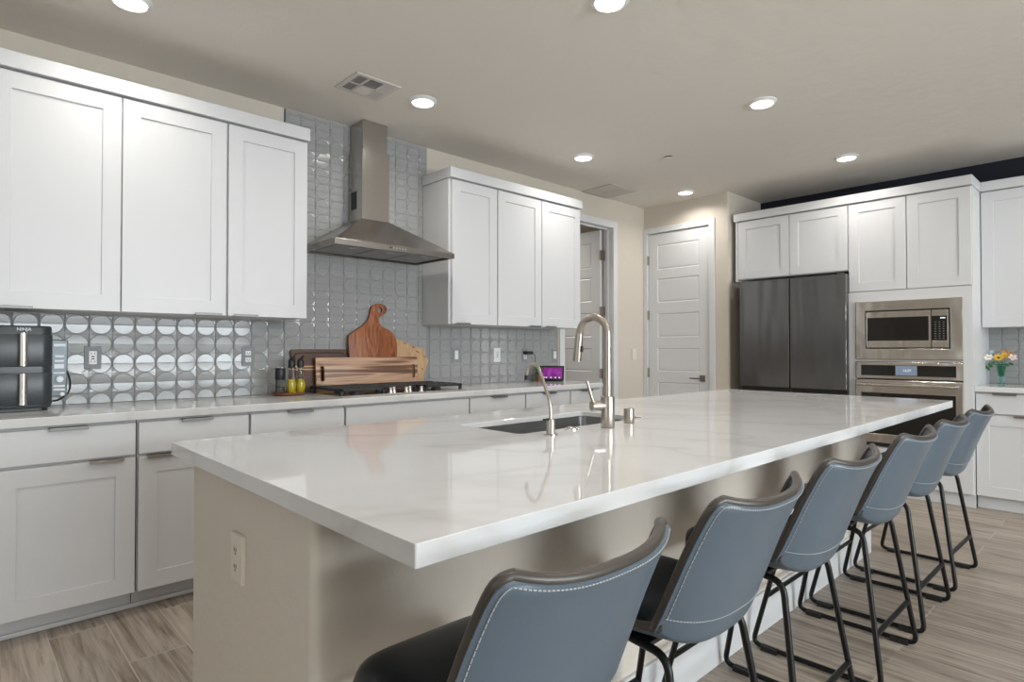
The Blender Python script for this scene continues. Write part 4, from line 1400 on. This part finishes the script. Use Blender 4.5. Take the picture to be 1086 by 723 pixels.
zs = H - 0.0075
for k in range(5):
    x = vx0 + 0.036 + k * 0.012
    for y0_, y1_ in ((vy0 + 0.032, ym - 0.007), (ym + 0.007, vy1 - 0.032)):
        mb = MB(); vslat(mb, (x, y0_, zs), (x, y1_, zs), 62, 'y'); mb.build('slat', M['vent_white'], t)
    x = vx1 - 0.036 - k * 0.012
    for y0_, y1_ in ((vy0 + 0.032, ym - 0.007), (ym + 0.007, vy1 - 0.032)):
        mb = MB(); vslat(mb, (x, y0_, zs), (x, y1_, zs), -62, 'y'); mb.build('slat', M['vent_white'], t)
for k in range(8):
    y = ym + 0.014 + k * 0.011
    mb = MB(); vslat(mb, (vx0 + 0.102, y, zs), (vx1 - 0.102, y, zs), 62, 'x'); mb.build('slat', M['vent_white'], t)
    y = ym - 0.014 - k * 0.011
    mb = MB(); vslat(mb, (vx0 + 0.102, y, zs), (vx1 - 0.102, y, zs), -62, 'x'); mb.build('slat', M['vent_white'], t)

# return air grille over the hallway door
t = thing('return_grille', (4.67, 3.57, H), 'flat louvred return air grille on the ceiling by the hallway door', 'vent')
gx0, gx1, gy0, gy1 = 4.47, 4.868, 3.385, 3.757
mb = MB()
mb.prism([(gx0, gy0), (gx1, gy0), (gx1, gy1), (gx0, gy1)], up, H - 0.009, H - 0.0005, 0.002, 1, holes=[[(gx0 + 0.03, gy0 + 0.03), (gx1 - 0.03, gy0 + 0.03), (gx1 - 0.03, gy1 - 0.03), (gx0 + 0.03, gy1 - 0.03)]])
mb.box((gx0 + gx1) / 2 - 0.008, gy0 + 0.03, H - 0.008, (gx0 + gx1) / 2 + 0.008, gy1 - 0.03, H - 0.002)
mb.build('frame', M['vent_tan'], t)
MB().box(gx0 + 0.028, gy0 + 0.028, H - 0.0025, gx1 - 0.028, gy1 - 0.028, H - 0.0008).build('duct_opening', M['gap'], t)
for k in range(18):
    y = gy0 + 0.038 + k * 0.0172
    for xa, xb in ((gx0 + 0.031, (gx0 + gx1) / 2 - 0.009), ((gx0 + gx1) / 2 + 0.009, gx1 - 0.031)):
        mb = MB(); vslat(mb, (xa, y, zs), (xb, y, zs), 55, 'x'); mb.build('slat', M['vent_tan'], t)
t = thing('sprinkler_cover', (4.19, 2.613, H), 'small round flat sprinkler cover on the bare ceiling', 'sprinkler')
MB().lathe([(0, -0.016), (0.040, -0.016), (0.042, -0.014), (0.042, -0.011), (0, -0.011)], (4.19, 2.613, H), 28).build('cap', M['ceiling'], t, smooth=True)
MB().lathe([(0, -0.011), (0.030, -0.011), (0.030, 0), (0, 0)], (4.19, 2.613, H), 24).build('collar', M['black'], t, smooth=True)


# ------------------------------------------------------------------ bar stools
def cr_spline(keys, n):
    """Catmull-Rom through rows of numbers"""
    out = []
    k = len(keys)
    for i in range(n):
        f_ = i / (n - 1) * (k - 1)
        a = min(int(f_), k - 2); u = f_ - a
        p = [keys[max(a - 1, 0)], keys[a], keys[a + 1], keys[min(a + 2, k - 1)]]
        out.append([0.5 * (2 * p[1][q] + (p[2][q] - p[0][q]) * u + (2 * p[0][q] - 5 * p[1][q] + 4 * p[2][q] - p[3][q]) * u * u + (3 * p[1][q] - p[0][q] - 3 * p[2][q] + p[3][q]) * u ** 3) for q in range(len(keys[0]))])
    return out


#        y       z      half-width  wing (how far the sides come forward / up)
SEAT = [(0.150, 0.548, 0.165, 0.000),
        (0.140, 0.566, 0.190, 0.004),
        (0.080, 0.572, 0.205, 0.012),
        (0.000, 0.566, 0.213, 0.020),
        (-0.080, 0.556, 0.218, 0.035),
        (-0.145, 0.550, 0.222, 0.055),
        (-0.190, 0.558, 0.225, 0.067),
        (-0.214, 0.602, 0.226, 0.065),
        (-0.243, 0.680, 0.226, 0.060),
        (-0.273, 0.760, 0.222, 0.056),
        (-0.305, 0.835, 0.216, 0.052),
        (-0.320, 0.864, 0.208, 0.049),
        (-0.325, 0.874, 0.190, 0.045)]
NV, NU = 46, 25
rows = cr_spline(SEAT, NV)


def seat_point(i, u, off=0.0):
    y, z, hw, wg = rows[i]
    a, b = rows[max(i - 1, 0)], rows[min(i + 1, NV - 1)]
    ty, tz = b[0] - a[0], b[1] - a[1]
    ln = math.hypot(ty, tz); ty, tz = ty / ln, tz / ln
    ny, nz_ = -tz, ty          # towards the sitter: seat -> up, back -> forward
    if ny * 0 + nz_ < 0 and tz < 0.3:
        ny, nz_ = -ny, -nz_
    # the profile runs front -> back -> up, so rotate the tangent clockwise
    ny, nz_ = tz, -ty
    w_ = wg * abs(u) ** 2.6
    sx = hw * (u - 0.06 * u * abs(u) ** 3)
    # the surface normal turns inwards over the wings
    sl = 2.6 * wg * abs(u) ** 1.6 * (1 if u > 0 else -1) / hw
    nl = math.sqrt(1 + sl * sl)
    return Vector((sx - off * sl / nl, y + ny * (w_ + off / nl), z + nz_ * (w_ + off / nl)))


def sheet(off0, off1, i0, i1, us=None):
    if not callable(off1):
        k_ = off1
        off1 = lambda i, u: k_
    mb = MB()
    us = us or [-1 + 2 * k / (NU - 1) for k in range(NU)]
    A_ = [[mb.b.verts.new(seat_point(i, u, off0)) for u in us] for i in range(i0, i1 + 1)]
    B_ = [[mb.b.verts.new(seat_point(i, u, off1(i, u))) for u in us] for i in range(i0, i1 + 1)]
    n, k = len(A_), len(us)
    for i in range(n - 1):
        for j in range(k - 1):
            mb.b.faces.new((A_[i][j], A_[i][j + 1], A_[i + 1][j + 1], A_[i + 1][j]))
            mb.b.faces.new((B_[i][j + 1], B_[i][j], B_[i + 1][j], B_[i + 1][j + 1]))
    pa = [(i, 0) for i in range(n)] + [(n - 1, j) for j in range(1, k)] + [(i, k - 1) for i in range(n - 2, -1, -1)] + [(0, j) for j in range(k - 2, 0, -1)]
    for q in range(len(pa)):
        a, b = pa[q], pa[(q + 1) % len(pa)]
        mb.b.faces.new((A_[a[0]][a[1]], A_[b[0]][b[1]], B_[b[0]][b[1]], B_[a[0]][a[1]]))
    return mb


def make_stool(label):
    t = thing('bar_stool', (0, 0, 0), label, 'bar stool', 'bar stools along the island')
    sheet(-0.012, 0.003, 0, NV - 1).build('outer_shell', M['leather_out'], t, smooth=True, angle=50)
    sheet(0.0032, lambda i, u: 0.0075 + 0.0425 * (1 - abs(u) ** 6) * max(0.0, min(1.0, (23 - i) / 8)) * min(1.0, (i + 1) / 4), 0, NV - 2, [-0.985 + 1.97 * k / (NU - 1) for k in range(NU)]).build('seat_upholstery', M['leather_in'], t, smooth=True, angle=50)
    # rolled edge that follows the outline
    top = NV - 1
    path = [seat_point(i, -0.99, 0.002) for i in range(2, top)] + [seat_point(top, u, 0.002) for u in [-0.99 + 1.98 * k / 16 for k in range(17)]] + [seat_point(i, 0.99, 0.002) for i in range(top - 1, 1, -1)]
    MB().tube(path, 0.0098, 12).build('edge_roll', M['rim'], t, smooth=True)
    # double row of stitches across the back of the shell and one along the edge
    mb = MB()
    ib = 27

    def stitches(pts):
        acc = 0
        for a, b in zip(pts, pts[1:]):
            d = b - a
            mb.tube([a + d * 0.15, a + d * 0.85], 0.0011, 5)
    fine = [-0.97 + 1.94 * k / 60 for k in range(61)]
    for dz in (0, 1):
        stitches([seat_point(ib, u, -0.0128) + Vector((0, 0, 0.010 * dz)) for u in fine])
    edge = []
    for i in range(ib, top - 1):
        for s_ in (0, 0.5):
            a, b = seat_point(i, -0.955, -0.0128), seat_point(i + 1, -0.955, -0.0128)
            edge.append(a.lerp(b, s_))
    edge += [seat_point(top - 2, u, -0.0128) for u in [-0.955 + 1.91 * k / 56 for k in range(57)]]
    for i in range(top - 2, ib, -1):
        for s_ in (0, 0.5):
            a, b = seat_point(i, 0.955, -0.0128), seat_point(i - 1, 0.955, -0.0128)
            edge.append(a.lerp(b, s_))
    stitches(edge)
    mb.build('stitching', M['thread'], t)
    # two closed side frames of black tube
    for s in (-1, 1):
        xb, xt = 0.232 * s, 0.166 * s
        rail_f = Vector((xt, 0.085, 0.548)); rail_b = Vector((xt, -0.128, 0.533))
        ff, fb = Vector((xb, 0.232, 0.014)), Vector((xb, -0.226, 0.014))
        rr_ = 0.0095
        mid = (rail_f + rail_b) / 2
        MB().tube(fillet([mid, rail_b + Vector((0, -0.022, -0.004)), fb, fb + Vector((0, 0.075, 0))], [0.04, 0.06], 8), rr_, 12).build('leg', M['frame_black'], t, smooth=True)
        MB().tube(fillet([mid, rail_f + Vector((0, 0.022, 0.004)), ff, ff + Vector((0, -0.075, 0))], [0.06, 0.06], 8), rr_, 12).build('leg', M['frame_black'], t, smooth=True)
        MB().tube([ff + Vector((0, -0.072, 0)), fb + Vector((0, 0.072, 0))], rr_, 12).build('runner', M['frame_black'], t, smooth=True)
        for y in (0.165, -0.165):
            MB().box(xb - 0.0135, y - 0.032, 0.0, xb + 0.0135, y + 0.032, 0.021, 0.003).build('glide', M['black'], t)

    def on_leg(s, z, front):
        a = Vector((0.166 * s, 0.107 if front else -0.147, 0.56)); b = Vector((0.232 * s, 0.232 if front else -0.226, 0.014))
        f_ = (a.z - z) / (a.z - b.z)
        return a.lerp(b, f_)
    MB().tube([on_leg(-1, 0.205, True), on_leg(1, 0.205, True)], 0.0095, 12).build('footrest', M['frame_black'], t, smooth=True)
    MB().tube([on_leg(-1, 0.185, False), on_leg(1, 0.185, False)], 0.0095, 12).build('crossbar', M['frame_black'], t, smooth=True)
    MB().box(-0.165, -0.10, 0.530, 0.165, 0.07, 0.541, 0.002).build('seat_plate', M['black'], t)
    return t


spots = [(0.725, 0.865, 0, 'nearest leather bar stool with a sheen-tinted blue-grey back, largest and cut by the bottom edge'),
         (1.305, 0.865, 0, 'second bar stool from the camera, beside the nearest one'),
         (1.910, 0.868, 0, 'third bar stool from the camera along the island'),
         (2.600, 0.865, 0, 'fourth bar stool from the camera, before the far pair'),
         (3.195, 0.867, 0, 'fifth bar stool from the camera, second from the oven end'),
         (3.822, 0.866, -1, 'farthest bar stool, at the oven end of the island')]
proto = make_stool(spots[0][3])
for i, (x, y, a, lab) in enumerate(spots):
    o = proto if i == 0 else copy_thing(proto, (x, y, 0), R(a))
    o.location = (x, y, 0)
    o.rotation_euler = (0, 0, R(a))
    o['label'] = lab
